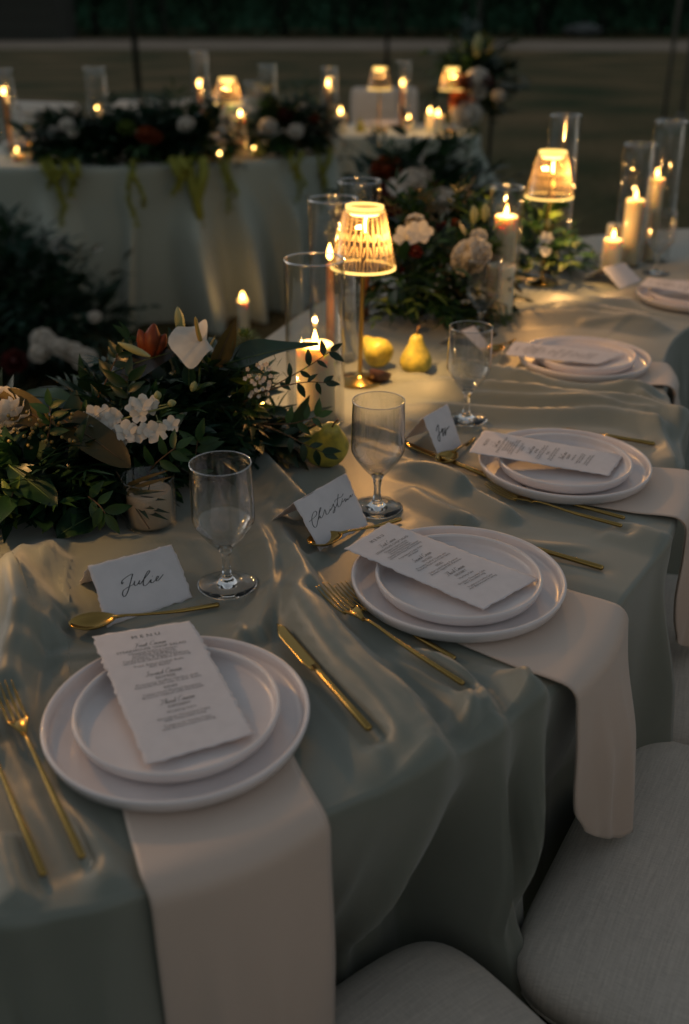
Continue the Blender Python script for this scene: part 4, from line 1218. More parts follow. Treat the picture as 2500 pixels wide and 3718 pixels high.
def make_lamp():
    t = thing('table_lamp', 'x', 'lamp')
    mb = MB(); lathe(mb, [(.0005, 0), (.043, 0), (.045, .002), (.045, .005), (.042, .008), (.012, .012), (.006, .018), (.0045, .022)], 48); mb.build('base', GOLD, t)
    mb = MB(); lathe(mb, [(.0045, .022), (.0045, .315), (.008, .318), (.010, .325)], 20); mb.build('stem', GOLD, t)
    zb, zt, rb, rt = .227, .340, .0605, .0345
    sh_ = MB()
    lathe(sh_, [(rb, zb), (rt, zt), (rt - .0025, zt), (rb - .0025, zb), (rb, zb)], 72)
    shade = sh_.build('shade', SHADE, t)
    ribs = MB(); cuts = MB()
    N = 26
    for k in range(N):
        a = 2 * math.pi * k / N; ca, sa = math.cos(a), math.sin(a)
        pts = []
        for q in range(8):
            f = q / 7; rr = rb + (rt - rb) * f + .0006 + .0006 * math.sin(q * 2.4 + k)
            pts.append((rr * ca, rr * sa, zb + (zt - zb) * f))
        tube(ribs, pts, [.0029 * (1 - .3 * q / 7) for q in range(8)], n=6)
        # short diamond cuts between the ribs near the hem
        a2 = a + math.pi / N
        for (f0, f1) in ((.05, .22), (.27, .42), (.5, .6)):
            p0 = rb + (rt - rb) * f0 - .0004; p1 = rb + (rt - rb) * f1 - .0004
            sk = .03 * (1 if k % 2 else -1)
            tube(cuts, [(p0 * math.cos(a2 - sk), p0 * math.sin(a2 - sk), zb + (zt - zb) * f0), (p1 * math.cos(a2 + sk), p1 * math.sin(a2 + sk), zb + (zt - zb) * f1)], .0016, n=4)
    tag(ribs.build('ribs', ACRYL, shade), kind='stuff')
    tag(cuts.build('facet_cuts', ACUT, shade), kind='stuff')
    mb = MB(); lathe(mb, [(rb + .0016, zb - .001), (rb + .0016, zb + .0035), (rb - .004, zb + .0035), (rb - .004, zb - .001), (rb + .0016, zb - .001)], 72); mb.build('hem_ring', EDGEGLOW, shade)
    mb = MB(); lathe(mb, [(rt + .001, zt - .010), (rt + .001, zt + .001), (rt - .004, zt + .001), (rt - .004, zt - .010), (rt + .001, zt - .010)], 72); mb.build('top_ring', EDGEGLOW, shade)
    mb = MB(); lathe(mb, [(.011, .322), (.012, .331), (rt - .005, zt - .006), (rt - .005, zt - .003), (.0005, zt - .003)], 40); mb.build('cap', GOLD, t)
    mb = MB()
    lathe(mb, [(rt - .008, zt - .0075), (rt - .008, zt - .016), (rt - .015, zt - .016), (rt - .015, zt - .0075)], 40); mb.build('led_ring', LED, t)
    ld = bpy.data.lights.new('lamp_light', 'POINT'); ld.energy = LAMP_W; ld.color = (1.0, .52, .17); ld.shadow_soft_size = .012
    lo = bpy.data.objects.new('lamp_light', ld); col.objects.link(lo); lo.parent = t; lo.location = (.014, -.010, .290)
    return t
LAMP_W = 6.6
LP = make_lamp()
LAMPS = [((.030, 1.883), 'brass table lamp with clear ribbed shade, beside the pears on the near table', 0),
         ((.532, 2.681), 'brass table lamp with clear ribbed shade, between white flowers and candles at the right', 0),
         ((-0.5912, 5.45, 0.7383)[:2], 'lamp with glowing shade on the left table behind its flowers', 1),
         ((0.2098, 6.5, 0.773)[:2], 'dim lamp with pale shade on the farthest table, left of its taper', 2),
         ((0.6384, 6.45, 0.7654)[:2], 'lamp with glowing shade at the right end of the farthest table', 1),
         ((-.57, 1.17), 'table lamp standing past the left frame edge on the near table', 0)]
for i, (p, lb, far) in enumerate(LAMPS):
    o = LP if i == 0 else copy_tree(LP)
    o.location = (p[0], p[1], (ch(p[0], p[1]) if far == 0 else TZ + .003)); o.rotation_euler = (0, 0, i * .8)
    if i == 0: o.rotation_euler = (0, R(1.2), 0)
    if far: o.scale = (1.15, 1.15, 1.05)
    tag(o, lb, 'lamp', 'rechargeable table lamps')
    for c_ in o.children:
        if c_.type == 'LIGHT':
            if i: c_.data = c_.data.copy()
            c_.data.energy = LAMP_W * [1, 1.0, .75, .10, .75, .75][i]

def cz(p): return ch(p[0], p[1]) + .0006
def near_candle(p, r, h, label, power, **k): return candle(p[0], p[1], cz(p), r, h, label, power, **k)
def near_cyl(p, r, h, label): return cylinder(p[0], p[1], cz(p), r, h, label)
near_cyl((-.051, 1.675), .0515, .285, 'clear glass cylinder round the lit pillar candle beside the front flowers')
near_candle((-.051, 1.675), .034, .140, 'ivory pillar candle burning in the glass cylinder beside the front flowers', 1.1)
near_cyl((-.022, 2.04), .051, .325, 'tall clear glass cylinder behind the lamp, with an amber taper in it')
near_candle((-.030, 2.04), .0095, .20, 'amber taper candle burning left of the lamp shade', .35, name='taper_candle', wax=TAPERWAX, fh=.034)
near_cyl((.034, 2.36), .0505, .312, 'clear glass cylinder directly behind the lamp shade')
near_candle((.050, 2.36), .0095, .21, 'amber taper candle behind the lamp stem', .25, name='taper_candle', wax=TAPERWAX, fh=.03)
near_candle((-0.142, 1.622), .030, .040, 'low glowing candle half hidden behind the front flowers', .5)
near_cyl((.386, 2.45), .0405, .285, 'slim glass cylinder beside the white peony')
near_candle((.388, 2.45), .0285, .220, 'tall ivory pillar candle glowing orange beside the white peony', .9)
near_candle((.368, 2.345), .033, .125, 'stout unlit ivory pillar in front of the slim glass cylinder', 0, lit=False)
near_cyl((.588, 2.83), .042, .41, 'tallest glass cylinder behind the right hand lamp')
near_candle((.570, 2.83), .010, .22, 'amber taper candle just behind the right hand lamp', .25, name='taper_candle', wax=TAPERWAX, lit=True)
near_candle((.752, 2.83), .027, .088, 'shortest lit pillar candle in the right hand group', .35)
near_candle((.795, 2.985), .024, .10, 'unlit yellowish pillar candle at the back of the right hand group', .3, lit=False)
near_cyl((.816, 2.90), .046, .33, 'glass cylinder around the middle candle of the right hand group')
near_candle((.820, 2.90), .026, .185, 'middle pillar candle of the right hand group, lit', .4)
near_cyl((.914, 2.97), .046, .385, 'glass cylinder at the right frame edge')
near_candle((.892, 2.965), .022, .235, 'tall pillar candle of the right hand group beside the frame edge', .35)
# small votive among the front flowers
pv = (-0.277, 1.27)
mb = MB(); w = .0025
lathe(mb, [(.0005, 0), (.034, 0), (.037, .003), (.0385, .074), (.0375, .0755), (.036, .074), (.0345, .006), (.0005, .004)], 40)
tag(mb.build('votive_glass', THIN, loc=(pv[0], pv[1], cz(pv))), 'low clear votive glass at the foot of the front flowers', 'votive glass')
candle(pv[0], pv[1], cz(pv) + .0045, .0325, .050, wax=mat('tan_wax', (.62, .48, .35), rough=.6), power=0, label='unlit cream candle in the low votive glass under the palm leaves', lit=False, group='unlit candles')

# candles on the left table and the farthest table
def far_candle(p, topz, r, label, power=.10, taper=False, glass=None, lit=True, wax=None, fh=.035):
    z = TZ + .003
    candle(p[0], p[1], z, r, max(.02, topz - z - (.012 if lit else 0)), label, power, name='taper_candle' if taper else 'pillar_candle', wax=wax or (TAPERWAX if taper else WAX), lit=lit, far=True, fh=fh)
    if glass:
        cylinder(p[0] + .008, p[1], z, glass[0], glass[1] - z, 'clear glass cylinder around the ' + label, n=32)
far_candle((-1.7081, 5.4, 1.0781)[:2], 1.0538, .011, 'taper candle at the left frame edge on the left table', taper=True, glass=(.05, 1.1625))
far_candle((-1.5804, 5.3, 0.8821)[:2], 0.8449, .021, 'slim candle with a yellow flame at the left of the left table')
far_candle((-1.6199, 5.2, 0.8313)[:2], 0.8005, .035, 'short glowing candle at the left of the left table', .12)
far_candle((-1.3305, 5.75, 0.991)[:2], 0.9604, .030, 'pillar candle behind the first white roses of the left table', .03, glass=(.058, 1.1522), fh=.022)
far_candle((-0.7801, 5.8, 1.0961)[:2], 1.0658, .012, 'taper candle left of the lamp on the left table', .14, taper=True, glass=(.048, 1.2284))
far_candle((-0.5174, 5.3, 0.9883)[:2], 0.9599, .026, 'pillar candle in front of the lamp on the left table', .14)
far_candle((-0.0881, 5.72, 1.1006)[:2], 1.0729, .012, 'taper candle at the right end of the left table', .14, taper=True, glass=(.045, 1.1536))
cylinder(*(-0.4143, 5.85, 0.8263)[:2], TZ + .003, .05, 1.1583 - TZ, 'empty clear glass cylinder on the left table, right of its lamp', n=32)
cylinder(*(-0.5199, 5.95, 0.8162)[:2], TZ + .003, .035, 1.07 - TZ, 'narrow empty glass cylinder close behind the lamp on the left table', n=32)
far_candle((-0.0236, 6.4, 0.8889)[:2], 0.884, .036, 'orange glowing pillar candle at the left end of the farthest table', .12)
far_candle((0.0971, 6.55, 0.8363)[:2], 0.801, .024, 'short candle in the middle of the farthest table', .08)
far_candle((0.3581, 6.7, 1.0509)[:2], 1.0159, .013, 'taper candle between the two lamps of the farthest table', .14, taper=True, glass=(.045, 1.1449))
far_candle((0.3927, 6.5, 0.8657)[:2], 0.8307, .024, 'small pillar candle below the taper of the farthest table', .1)
far_candle((0.5271, 6.6, 0.9025)[:2], 0.8673, .024, 'tall pillar candle near the right end of the farthest table', .12)
far_candle((0.5602, 6.4, 0.8742)[:2], 0.8742, .034, 'stout glowing candle in front of the right lamp of the farthest table', .12)
FARP = [((-0.6117, 5.15, 0.7922)[:2], 'low tea light glowing left of the candle in front of the left lamp'), ((-0.4562, 5.3, 0.7823)[:2], 'low tea light glowing right of the candle in front of the left lamp')]
for p, lb in FARP:
    candle(p[0], p[1], TZ + .003, .026, .026, lb, .10, name='tea_light', far=True, fh=.022)
# candle on the grass between the tables
candle(*(-0.488, 4.72, 0.0)[:2], 0.0, .026, .185, 'white pillar candle burning on the ground before the left table', .28, far=True, fh=.035)
mb = MB(); tube(mb, spline([(-.45, 5.3, .012), (-.25, 5.75, .012), (.05, 5.95, .012), (.5, 6.1, .012)], 8), .012, n=8)
tag(mb.build('cable', mat('pale_cable', (.25, .24, .2), rough=.6)), 'pale cable on the ground between the left and the farthest table', 'cable')

# ------------------------------------------------------------------ pears and figs
def pear(p, h, label, tilt=(0, 0), wide=1.0, z=None):
    t = thing('pear', label, 'pear', (p[0], p[1], z if z is not None else ch(p[0], p[1]) + .001), rnd() * 6, 'yellow green pears')
    prof = [(.0005, .004), (.10, 0), (.24, .015), (.36, .10), (.405, .22), (.40, .34), (.345, .48), (.265, .62), (.205, .74), (.175, .84), (.14, .93), (.07, .985), (.0005, .975)]
    mb = MB(); lathe(mb, [(r * h * wide, z_ * h) for r, z_ in prof], 32, rf=lambda a, zz: 1 + .025 * math.sin(2 * a + zz * 20) + .015 * math.sin(5 * a))
    mb.build('fruit', PEAR, t)
    mb = MB(); tube(mb, [(0, 0, h * .96), (.001, .001, h * 1.08), (.005, .002, h * 1.2)], [.0016, .0015, .0022], n=6); mb.build('stalk', STALK, t)
    t.rotation_euler = (tilt[0], tilt[1], 0)
    return t
pear((0.145, 1.943), .080, 'yellow pear standing upright with its stalk up')
o = pear((0.081, 1.948), .075, 'yellow pear lying on its side next to the upright pear', wide=1.05); o.rotation_euler = (R(72), 0, R(215)); o.location.z += .028
o = pear((-0.035, 1.495), .082, 'green pear lying behind the second goblet, leaves over it', wide=1.12); o.rotation_euler = (R(35), R(14), 0); o.location.z += .012
o = pear((.99, 2.86), .075, 'yellow pear at the right frame edge near the candles'); o.rotation_euler = (R(70), 0, R(80)); o.location.z += .028
t = thing('fig_half', 'cut fig half lying beside the lamp base', 'fig', (.066, 1.875, ch(.066, 1.875) + .001))
mb = MB(); prof = [(.0005, 0)] + [(.023 * math.sin(math.pi * k / 16), .023 - .023 * math.cos(math.pi * k / 16)) for k in range(1, 9)]
lathe(mb, prof, 24); mb.build('skin', mat('fig_skin', (.10, .045, .035), rough=.5, noise=.4, nscale=60), t)
mb = MB(); lathe(mb, [(.023, .0231), (.019, .0235), (.008, .022), (.0005, .021)], 24); mb.build('flesh', mat('fig_flesh', (.45, .25, .12), rough=.5, color2=(.30, .07, .05), nscale=90), t)
t.rotation_euler = (R(-25), R(15), 0)

# ------------------------------------------------------------------ flowers
def foliage(parent, blobs, n, mats, leafsize=(.032, .013), seed=1, name='foliage', zmin=-.25, floor=TZ, L=(.06, .12), flat=.75):
    """small leaf sprigs spread through the arrangement's volume; one uncountable part per leaf colour"""
    random.seed(seed)
    out = [MB() for _ in mats]
    tot = sum(b[1][0] * b[1][1] * b[1][2] for b in blobs)
    base = parent.location
    for c_, r_ in blobs:
        k = max(3, int(n * r_[0] * r_[1] * r_[2] / tot))
        for i in range(k):
            d = rdir(zmin, 1)
            f = .25 + .6 * rnd()
            p = Vector(c_) + Vector((d.x * r_[0] * f, d.y * r_[1] * f, d.z * r_[2] * f))
            if p.z < floor + .015: p.z = floor + .015 + .02 * rnd()
            dd = (Vector((d.x * r_[0], d.y * r_[1], d.z * r_[2])).normalized() + jit(.9)).normalized()
            ll = L[0] + (L[1] - L[0]) * rnd()
            if p.z + dd.z * ll < floor + .01: dd.z = abs(dd.z) * .3; dd.normalize()
            sh = ('oval', 'lance', 'narrow')[int(rnd() * 3)]
            q = .7 + .7 * rnd()
            w = leafsize[1] * q * (1 if sh == 'oval' else .6 if sh == 'lance' else .35)
            mb = out[min(len(mats) - 1, int(rnd() ** 1.3 * len(mats)))]
            sprig(mb, p - base, dd, ll, 3 + int(rnd() * 4), leafsize[0] * q * (1.25 if sh == 'narrow' else 1), w, sh, curve=.5 * (rnd() - .3), pair=rnd() < .7)
    for mb, m in zip(out, mats):
        if mb.v:
            tag(mb.build(name, m, parent), kind='stuff')
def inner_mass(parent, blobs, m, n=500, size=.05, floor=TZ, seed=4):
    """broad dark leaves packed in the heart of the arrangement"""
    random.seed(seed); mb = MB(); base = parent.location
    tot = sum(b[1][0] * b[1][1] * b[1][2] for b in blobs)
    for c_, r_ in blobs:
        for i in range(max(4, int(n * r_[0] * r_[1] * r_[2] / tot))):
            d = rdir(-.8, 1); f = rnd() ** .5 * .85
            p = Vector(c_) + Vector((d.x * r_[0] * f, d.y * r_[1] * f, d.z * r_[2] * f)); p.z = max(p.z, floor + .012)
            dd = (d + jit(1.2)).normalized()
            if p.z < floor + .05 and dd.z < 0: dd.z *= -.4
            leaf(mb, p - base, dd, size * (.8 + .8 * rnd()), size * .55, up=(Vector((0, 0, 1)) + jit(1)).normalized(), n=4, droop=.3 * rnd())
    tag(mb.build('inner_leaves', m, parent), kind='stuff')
def part(parent, name, m, fn, label=None, sub=None):
    mb = MB(); fn(mb)
    base = parent.location if sub is None else sub
    mb.v = [(p[0] - base.x, p[1] - base.y, p[2] - base.z) for p in mb.v]
    o = mb.build(name, m, parent)
    if label: o['label'] = label
    return o
def child(parent, root, name, m, fn):
    mb = MB(); fn(mb); b = root.location
    mb.v = [(p[0] - b.x, p[1] - b.y, p[2] - b.z) for p in mb.v]
    return mb.build(name, m, parent)
V = Vector
# ---- the front arrangement
fb = V((-.33, 1.40, TZ + .004))
FA = thing('flower_arrangement', 'large dark green arrangement with white anthurium and brown leaves on the near table', 'flowers', fb)
blobs = [((-0.46, 1.3, 0.7989), (.13, .08, .07)), ((-0.4054, 1.36, 0.7922), (.13, .09, .08)), ((-0.3233, 1.42, 0.802), (.13, .09, .08)), ((-0.2583, 1.5, 0.8213), (.10, .08, .09)), ((-0.1915, 1.54, 0.8209), (.08, .08, .08)),
         ((-0.1426, 1.54, 0.7738), (.08, .07, .04)), ((-0.3451, 1.52, 0.8439), (.12, .08, .05)), ((-0.5632, 1.42, 0.7946), (.12, .10, .09)), ((-0.2766, 1.55, 0.867), (.10, .07, .05))]
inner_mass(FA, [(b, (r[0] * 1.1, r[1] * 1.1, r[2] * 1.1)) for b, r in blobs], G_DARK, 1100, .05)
foliage(FA, blobs, 330, [G_DARK, G_BLUE, G_DARK, G_MID, G_LIGHT], seed=6, L=(.035, .075))
def big_leaf(name, m, p0, p1, w, up, droop=.15, fold=.25, shape='magnolia', label=None, wave=.06, par=FA):
    p0, p1 = V(p0), V(p1); d = p1 - p0; d2, s_, u_ = frame(d, V(up))
    q = d + u_ * (droop * d.length)
    o = part(par, name, m, lambda mb: leaf(mb, p0, q, q.length, w, up=V(up), droop=droop, fold=fold, n=14, shape=shape, wave=wave, m=4), label)
    child(o, par, 'midrib', STEM if m not in (G_BROWN, OLIVE) else TWIG, lambda mb: tube(mb, [p0 + (q * t) - frame(q, V(up))[2] * (droop * q.length * t * t) + frame(q, V(up))[2] * .0004 for t in [k / 10 for k in range(10)]], [.0014 * (1 - .08 * k) for k in range(10)], n=5))
    return o
big_leaf('large_leaf', G_BLUE, (-0.1924, 1.5, 0.9234), (-0.0412, 1.46, 0.9705), .052, (0, -.5, 1), .10, .35, 'lance', 'broad dark pointed leaf reaching right towards the candle')
big_leaf('large_leaf', G_BROWN, (-0.205, 1.5, 0.919), (-0.1643, 1.5, 1.0048), .034, (.5, -1, .2), .05, .5, 'lance', 'upright brown leaf beside the anthurium')
big_leaf('large_leaf', G_DARK, (-0.129, 1.52, 0.9036), (-0.2166, 1.5, 0.9212), .03, (0, -.3, 1), .10, .3, 'lance')
big_leaf('large_leaf', G_BROWN, (-0.4224, 1.33, 0.8925), (-0.5061, 1.36, 0.9281), .050, (0.2, -.8, .8), -.10, .25, 'magnolia', 'olive brown leaf curling at the left frame edge')
big_leaf('large_leaf', OLIVE, (-0.424, 1.35, 0.9016), (-0.2997, 1.27, 0.8526), .060, (.5, -.7, .8), .12, .15, 'magnolia', 'largest olive brown leaf across the front of the arrangement')
big_leaf('large_leaf', G_BROWN, (-0.4219, 1.42, 0.8853), (-0.3719, 1.38, 0.8657), .05, (.3, -.4, 1), .3, .2, 'magnolia')
big_leaf('large_leaf', G_BLUE, (-0.5001, 1.45, 0.8884), (-0.4113, 1.42, 0.8903), .045, (0, -.4, 1), .25, .1, 'magnolia', 'round topped dark leaf behind the brown ones')
big_leaf('large_leaf', G_BLACK, (-0.3696, 1.5, 0.9104), (-0.2617, 1.5, 0.9462), .055, (.1, -.8, .7), .2, .15, 'oval', 'glossy black green leaf under the orange lily')
big_leaf('large_leaf', G_DARK, (-0.4643, 1.26, 0.8584), (-0.3925, 1.22, 0.8172), .045, (0, -.6, 1), .1, .2, 'magnolia')
big_leaf('large_leaf', G_DARK, (-0.3512, 1.26, 0.7835), (-0.3972, 1.215, 0.7708), .05, (0, -.6, 1), .15, .2, 'magnolia')
big_leaf('large_leaf', G_DARK, (-0.1328, 1.52, 0.8017), (-0.0945, 1.47, 0.7841), .05, (0.2, -.6, 1), .2, .2, 'magnolia')
big_leaf('large_leaf', G_DARK, (-0.158, 1.5, 0.844), (-0.1965, 1.45, 0.8116), .05, (0, -.8, .6), .1, .2, 'magnolia')
big_leaf('large_leaf', G_MID, (-0.3033, 1.44, 0.8742), (-0.2843, 1.44, 0.9238), .02, (.3, -1, .1), .05, .4, 'lance')
big_leaf('large_leaf', G_DARK, (-0.2416, 1.47, 0.8991), (-0.2396, 1.47, 0.9473), .022, (.3, -1, .1), .05, .4, 'lance')
big_leaf('large_leaf', G_MID, (-0.2303, 1.46, 0.8955), (-0.1949, 1.44, 0.9154), .014, (0, -.5, 1), .2, .3, 'lance')
# anthurium
ac = V((-0.2168, 1.455, 0.9775))
AN = part(FA, 'anthurium', STEM, lambda mb: tube(mb, spline([(-0.2297, 1.49, 0.8921), (-0.2253, 1.495, 0.9264), (-0.217, 1.47, 0.9626), (-0.2166, 1.458, 0.9773)], 5), .0022, n=7), 'white anthurium with yellow spadix')
def spathe(mb):
    nn = V((-.12, -.22, .96)).normalized(); tip = V((-.93, -.30, 0)); tip = (tip - nn * tip.dot(nn)).normalized(); sd = nn.cross(tip).normalized()
    if sd.y < 0: sd = -sd
    def fn(u, v):
        a = (u * 2 - 1) * math.pi
        rr = .032 * (abs(math.cos(a / 2)) * .70 + .45) * (1 + .30 * math.exp(-(a / .26) ** 2)) * (1 - .35 * math.exp(-((abs(a) - math.pi) / .45) ** 2))
        r = rr * (.04 + .96 * v)
        x = r * math.cos(a); y = r * math.sin(a)
        near = max(0.0, -y); far_ = max(0.0, y)
        p = ac + tip * x + sd * (far_ * 1.1 - near * .70)
        p += V((0, 0, 1)) * (-near * .95 + far_ * .42) + nn * (.010 * (v ** 3) * math.sin(3 * a + .6) + .004 * v)
        return p
    vs = [fn(i / 48, j / 8) for j in range(9) for i in range(48)]
    fs = [(j * 48 + i, j * 48 + (i + 1) % 48, (j + 1) * 48 + (i + 1) % 48, (j + 1) * 48 + i) for j in range(8) for i in range(48)]
    fs.append(tuple(range(48))[::-1])
    mb.add(vs, fs)
child(AN, FA, 'spathe', WHITEP, spathe)
child(AN, FA, 'spadix', SPAD, lambda mb: tube(mb, spline([(-0.2164, 1.452, 0.9784), (-0.2184, 1.445, 0.994), (-0.22, 1.44, 1.0174)], 5), [.0030, .0036, .0037, .0037, .0036, .0034, .0032, .003, .0028, .0022, .001], n=9))
# lily and buds
LY = part(FA, 'lily', RUST, lambda mb: [bud(mb, V((-0.3062, 1.5, 0.9377)), V((-0.3142, 1.5, 0.9708)) - V((-0.3062, 1.5, 0.9377)), .045, .011), bud(mb, V((-0.3018, 1.495, 0.9393)), V((-0.2937, 1.5, 0.9882)) - V((-0.3018, 1.495, 0.9393)), .052, .014), bud(mb, V((-0.298, 1.5, 0.9377)), V((-0.2805, 1.5, 0.9673)) - V((-0.298, 1.5, 0.9377)), .042, .010)], 'rust orange lily just opening')
part(FA, 'bud', GREENB, lambda mb: bud(mb, V((-0.2613, 1.55, 0.958)), V((-0.2637, 1.55, 1.0008)) - V((-0.2613, 1.55, 0.958)), .045, .0085, seams=5), 'pale green closed bud above the anthurium')
part(FA, 'bud', GREENB, lambda mb: bud(mb, V((-0.2914, 1.44, 0.957)), V((-0.3379, 1.44, 0.9787)) - V((-0.2914, 1.44, 0.957)), .052, .0062), 'long yellow green bud leaning left')
part(FA, 'bud', GREENB, lambda mb: bud(mb, V((-0.2332, 1.44, 0.9013)), V((-0.2292, 1.44, 0.9112)) - V((-0.2332, 1.44, 0.9013)), .018, .006))
def pom(mb):
    c_ = V((-0.1605, 1.56, 0.9383))
    for i in range(420):
        d = rdir(-.3, 1); leaf(mb, c_ + d * .014, d + jit(.4), .014 + .006 * rnd(), .0016, n=2, fold=0, shape='narrow')
part(FA, 'green_dianthus', G_LIGHT, pom, 'fuzzy moss green pompom flower')
# delphinium: florets on a leaning spray
DE = part(FA, 'delphinium', GREENB, lambda mb: [tube(mb, spline([(-0.3738, 1.36, 0.8668), (-0.334, 1.35, 0.888), (-0.286, 1.34, 0.9054), (-0.2506, 1.34, 0.9155)], 5), .0016, n=5)], 'spray of white delphinium florets')
random.seed(3)
DFL = [((-0.3655, 1.36, 0.8943), 1), ((-0.3586, 1.35, 0.8846), .9), ((-0.3484, 1.34, 0.8817), 1), ((-0.332, 1.35, 0.8948), 1), ((-0.3387, 1.34, 0.8838), .8), ((-0.298, 1.34, 0.9121), 1.1), ((-0.2883, 1.34, 0.9155), 1.1), ((-0.2813, 1.35, 0.907), .9), ((-0.2917, 1.33, 0.9059), .9), ((-0.2756, 1.35, 0.9151), .8), ((-0.3126, 1.32, 0.883), 1.2), ((-0.3257, 1.33, 0.8674), 1.1), ((-0.3004, 1.32, 0.8797), 1.1), ((-0.2843, 1.32, 0.8851), .9), ((-0.2688, 1.32, 0.883), 1.2), ((-0.2478, 1.33, 0.8905), .9), ((-0.3478, 1.36, 0.8977), .8)]
for p, s_ in DFL:
    child(DE, FA, 'floret', WHITEP, lambda mb: floret(mb, p, .0165 * s_, V((.9 * (rnd() - .5), -1, .5 + .8 * rnd())), 5, .4, .22))
for p0, p1 in (((-0.2663, 1.34, 0.9155), (-0.242, 1.34, 0.9208)), ((-0.2706, 1.34, 0.9021), (-0.2674, 1.34, 0.8865)), ((-0.2645, 1.34, 0.9221), (-0.2652, 1.34, 0.9288))):
    child(DE, FA, 'bud', GREENB, lambda mb: [tube(mb, [p0, V(p0).lerp(V(p1), .6)], .0009, n=4), bud(mb, V(p0).lerp(V(p1), .55), V(p1) - V(p0), .013, .0058)])
# wax flower
WX = part(FA, 'wax_flower', STEM, lambda mb: [tube(mb, [(-0.1496, 1.49, 0.8553), (-0.1395, 1.47, 0.8919), (-0.1307, 1.46, 0.924)], .0009, n=4), tube(mb, [(-0.1445, 1.48, 0.8738), (-0.1143, 1.46, 0.9098)], .0007, n=4)], 'tiny white wax flowers on thin stems')
random.seed(8)
for k in range(26):
    p = V((-0.132, 1.452, 0.9098)) + V((random.gauss(0, .0125), random.gauss(0, .008), random.gauss(0, .017)))
    child(WX, FA, 'floret', BLUSHP, lambda mb: floret(mb, p, .0042, V((rnd() - .5, -1, .4 * rnd())), 5, .5, .1))
def needles(mb):
    random.seed(9)
    for i in range(150):
        p = V((-0.1387, 1.465, 0.9009)) + V((random.gauss(0, .019), random.gauss(0, .01), random.gauss(0, .022)))
        leaf(mb, p, rdir(), .018, .0016, n=2, shape='narrow', fold=0)
tag(child(WX, FA, 'needles', G_MID, needles), kind='stuff')
# leafy twigs reaching past the glass
def twig(path, nl, lL, lW, mat_leaf, label, seed, shape='oval', down=.0, skip=0):
    random.seed(seed)
    pts = spline(path, 6)
    tw = part(FA, 'leafy_twig', TWIG, lambda mb: tube(mb, pts, [.0014 * (1 - .6 * i / len(pts)) for i in range(len(pts))], n=5), label)
    for i in range(nl):
        f = skip + (1 - skip) * (i + .6) / nl; k = min(len(pts) - 2, int(f * (len(pts) - 1)))
        p = pts[k].lerp(pts[k + 1], f * (len(pts) - 1) - k); d = (pts[k + 1] - pts[k]).normalized()
        a, s_, u_ = frame(d, V((0, -1, .3)))
        ld = d * .55 + s_ * (1 if i % 2 else -1) * .9 + V((0, (rnd() - .5) * .5, -down))
        sc = .8 + .4 * rnd()
        child(tw, FA, 'leaf', mat_leaf, lambda mb: leaf(mb, p, ld, lL * sc, lW * sc, up=V((0, -1, .5)) + jit(.8), droop=.2, fold=.3, n=6, shape=shape))
    child(tw, FA, 'leaf', mat_leaf, lambda mb: leaf(mb, pts[-1], pts[-1] - pts[-2], lL, lW, up=V((0, -1, .5)), droop=.1, fold=.3, n=6, shape=shape))
twig([(-0.1606, 1.5, 0.8627), (-0.1119, 1.47, 0.8991), (-0.0564, 1.46, 0.9345), (-0.0212, 1.45, 0.962)], 8, .023, .0095, G_DARK, 'leafy twig crossing in front of the pillar candle', 2, skip=.25)
twig([(-0.1568, 1.5, 0.8701), (-0.0969, 1.45, 0.9062), (-0.056, 1.44, 0.9168), (-0.0292, 1.43, 0.9189)], 5, .024, .010, G_DARK, 'lower leafy twig with hanging leaves before the candle', 4, down=.5, skip=.3)
twig([(-0.1516, 1.5, 0.8289), (-0.0991, 1.45, 0.8302), (-0.0641, 1.43, 0.8199), (-0.0333, 1.42, 0.8094)], 7, .026, .011, G_DARK, 'leafy twig drooping over the green pear', 5, down=.5, skip=.3)
twig([(-0.1304, 1.5, 0.8251), (-0.0856, 1.46, 0.841), (-0.0574, 1.45, 0.8522), (-0.0423, 1.45, 0.8574)], 5, .026, .011, G_MID, 'short twig at the foot of the glass cylinder', 6, skip=.2)
twig([(-0.3974, 1.46, 0.8593), (-0.3747, 1.47, 0.8991), (-0.3542, 1.48, 0.9385), (-0.3491, 1.48, 0.949)], 7, .026, .012, G_DARK, 'upright twig left of the black green leaf', 7, skip=.15)
twig([(-0.291, 1.32, 0.8106), (-0.2722, 1.3, 0.8406), (-0.2448, 1.28, 0.8696), (-0.2351, 1.28, 0.8763)], 8, .030, .012, G_MID, 'fresh green sprig above the votive', 8)
twig([(-0.2382, 1.38, 0.7681), (-0.2262, 1.36, 0.8066), (-0.2192, 1.36, 0.8423), (-0.2165, 1.36, 0.8528)], 6, .038, .014, G_MID, 'upright sprig behind the nearest goblet', 9)
twig([(-0.3576, 1.25, 0.816), (-0.3369, 1.225, 0.8147), (-0.328, 1.22, 0.8037)], 6, .034, .014, G_MID, 'low sprig in front, left of the votive', 10)
twig([(-0.4212, 1.3, 0.8745), (-0.4106, 1.3, 0.9077), (-0.4094, 1.3, 0.9305)], 6, .026, .011, G_MID, 'sprig standing before the olive brown leaf', 12)
twig([(-0.4764, 1.24, 0.7798), (-0.4623, 1.23, 0.8122), (-0.4533, 1.23, 0.8323)], 6, .026, .011, G_LIGHT, 'yellowish sprig at the lower left frame edge', 13)
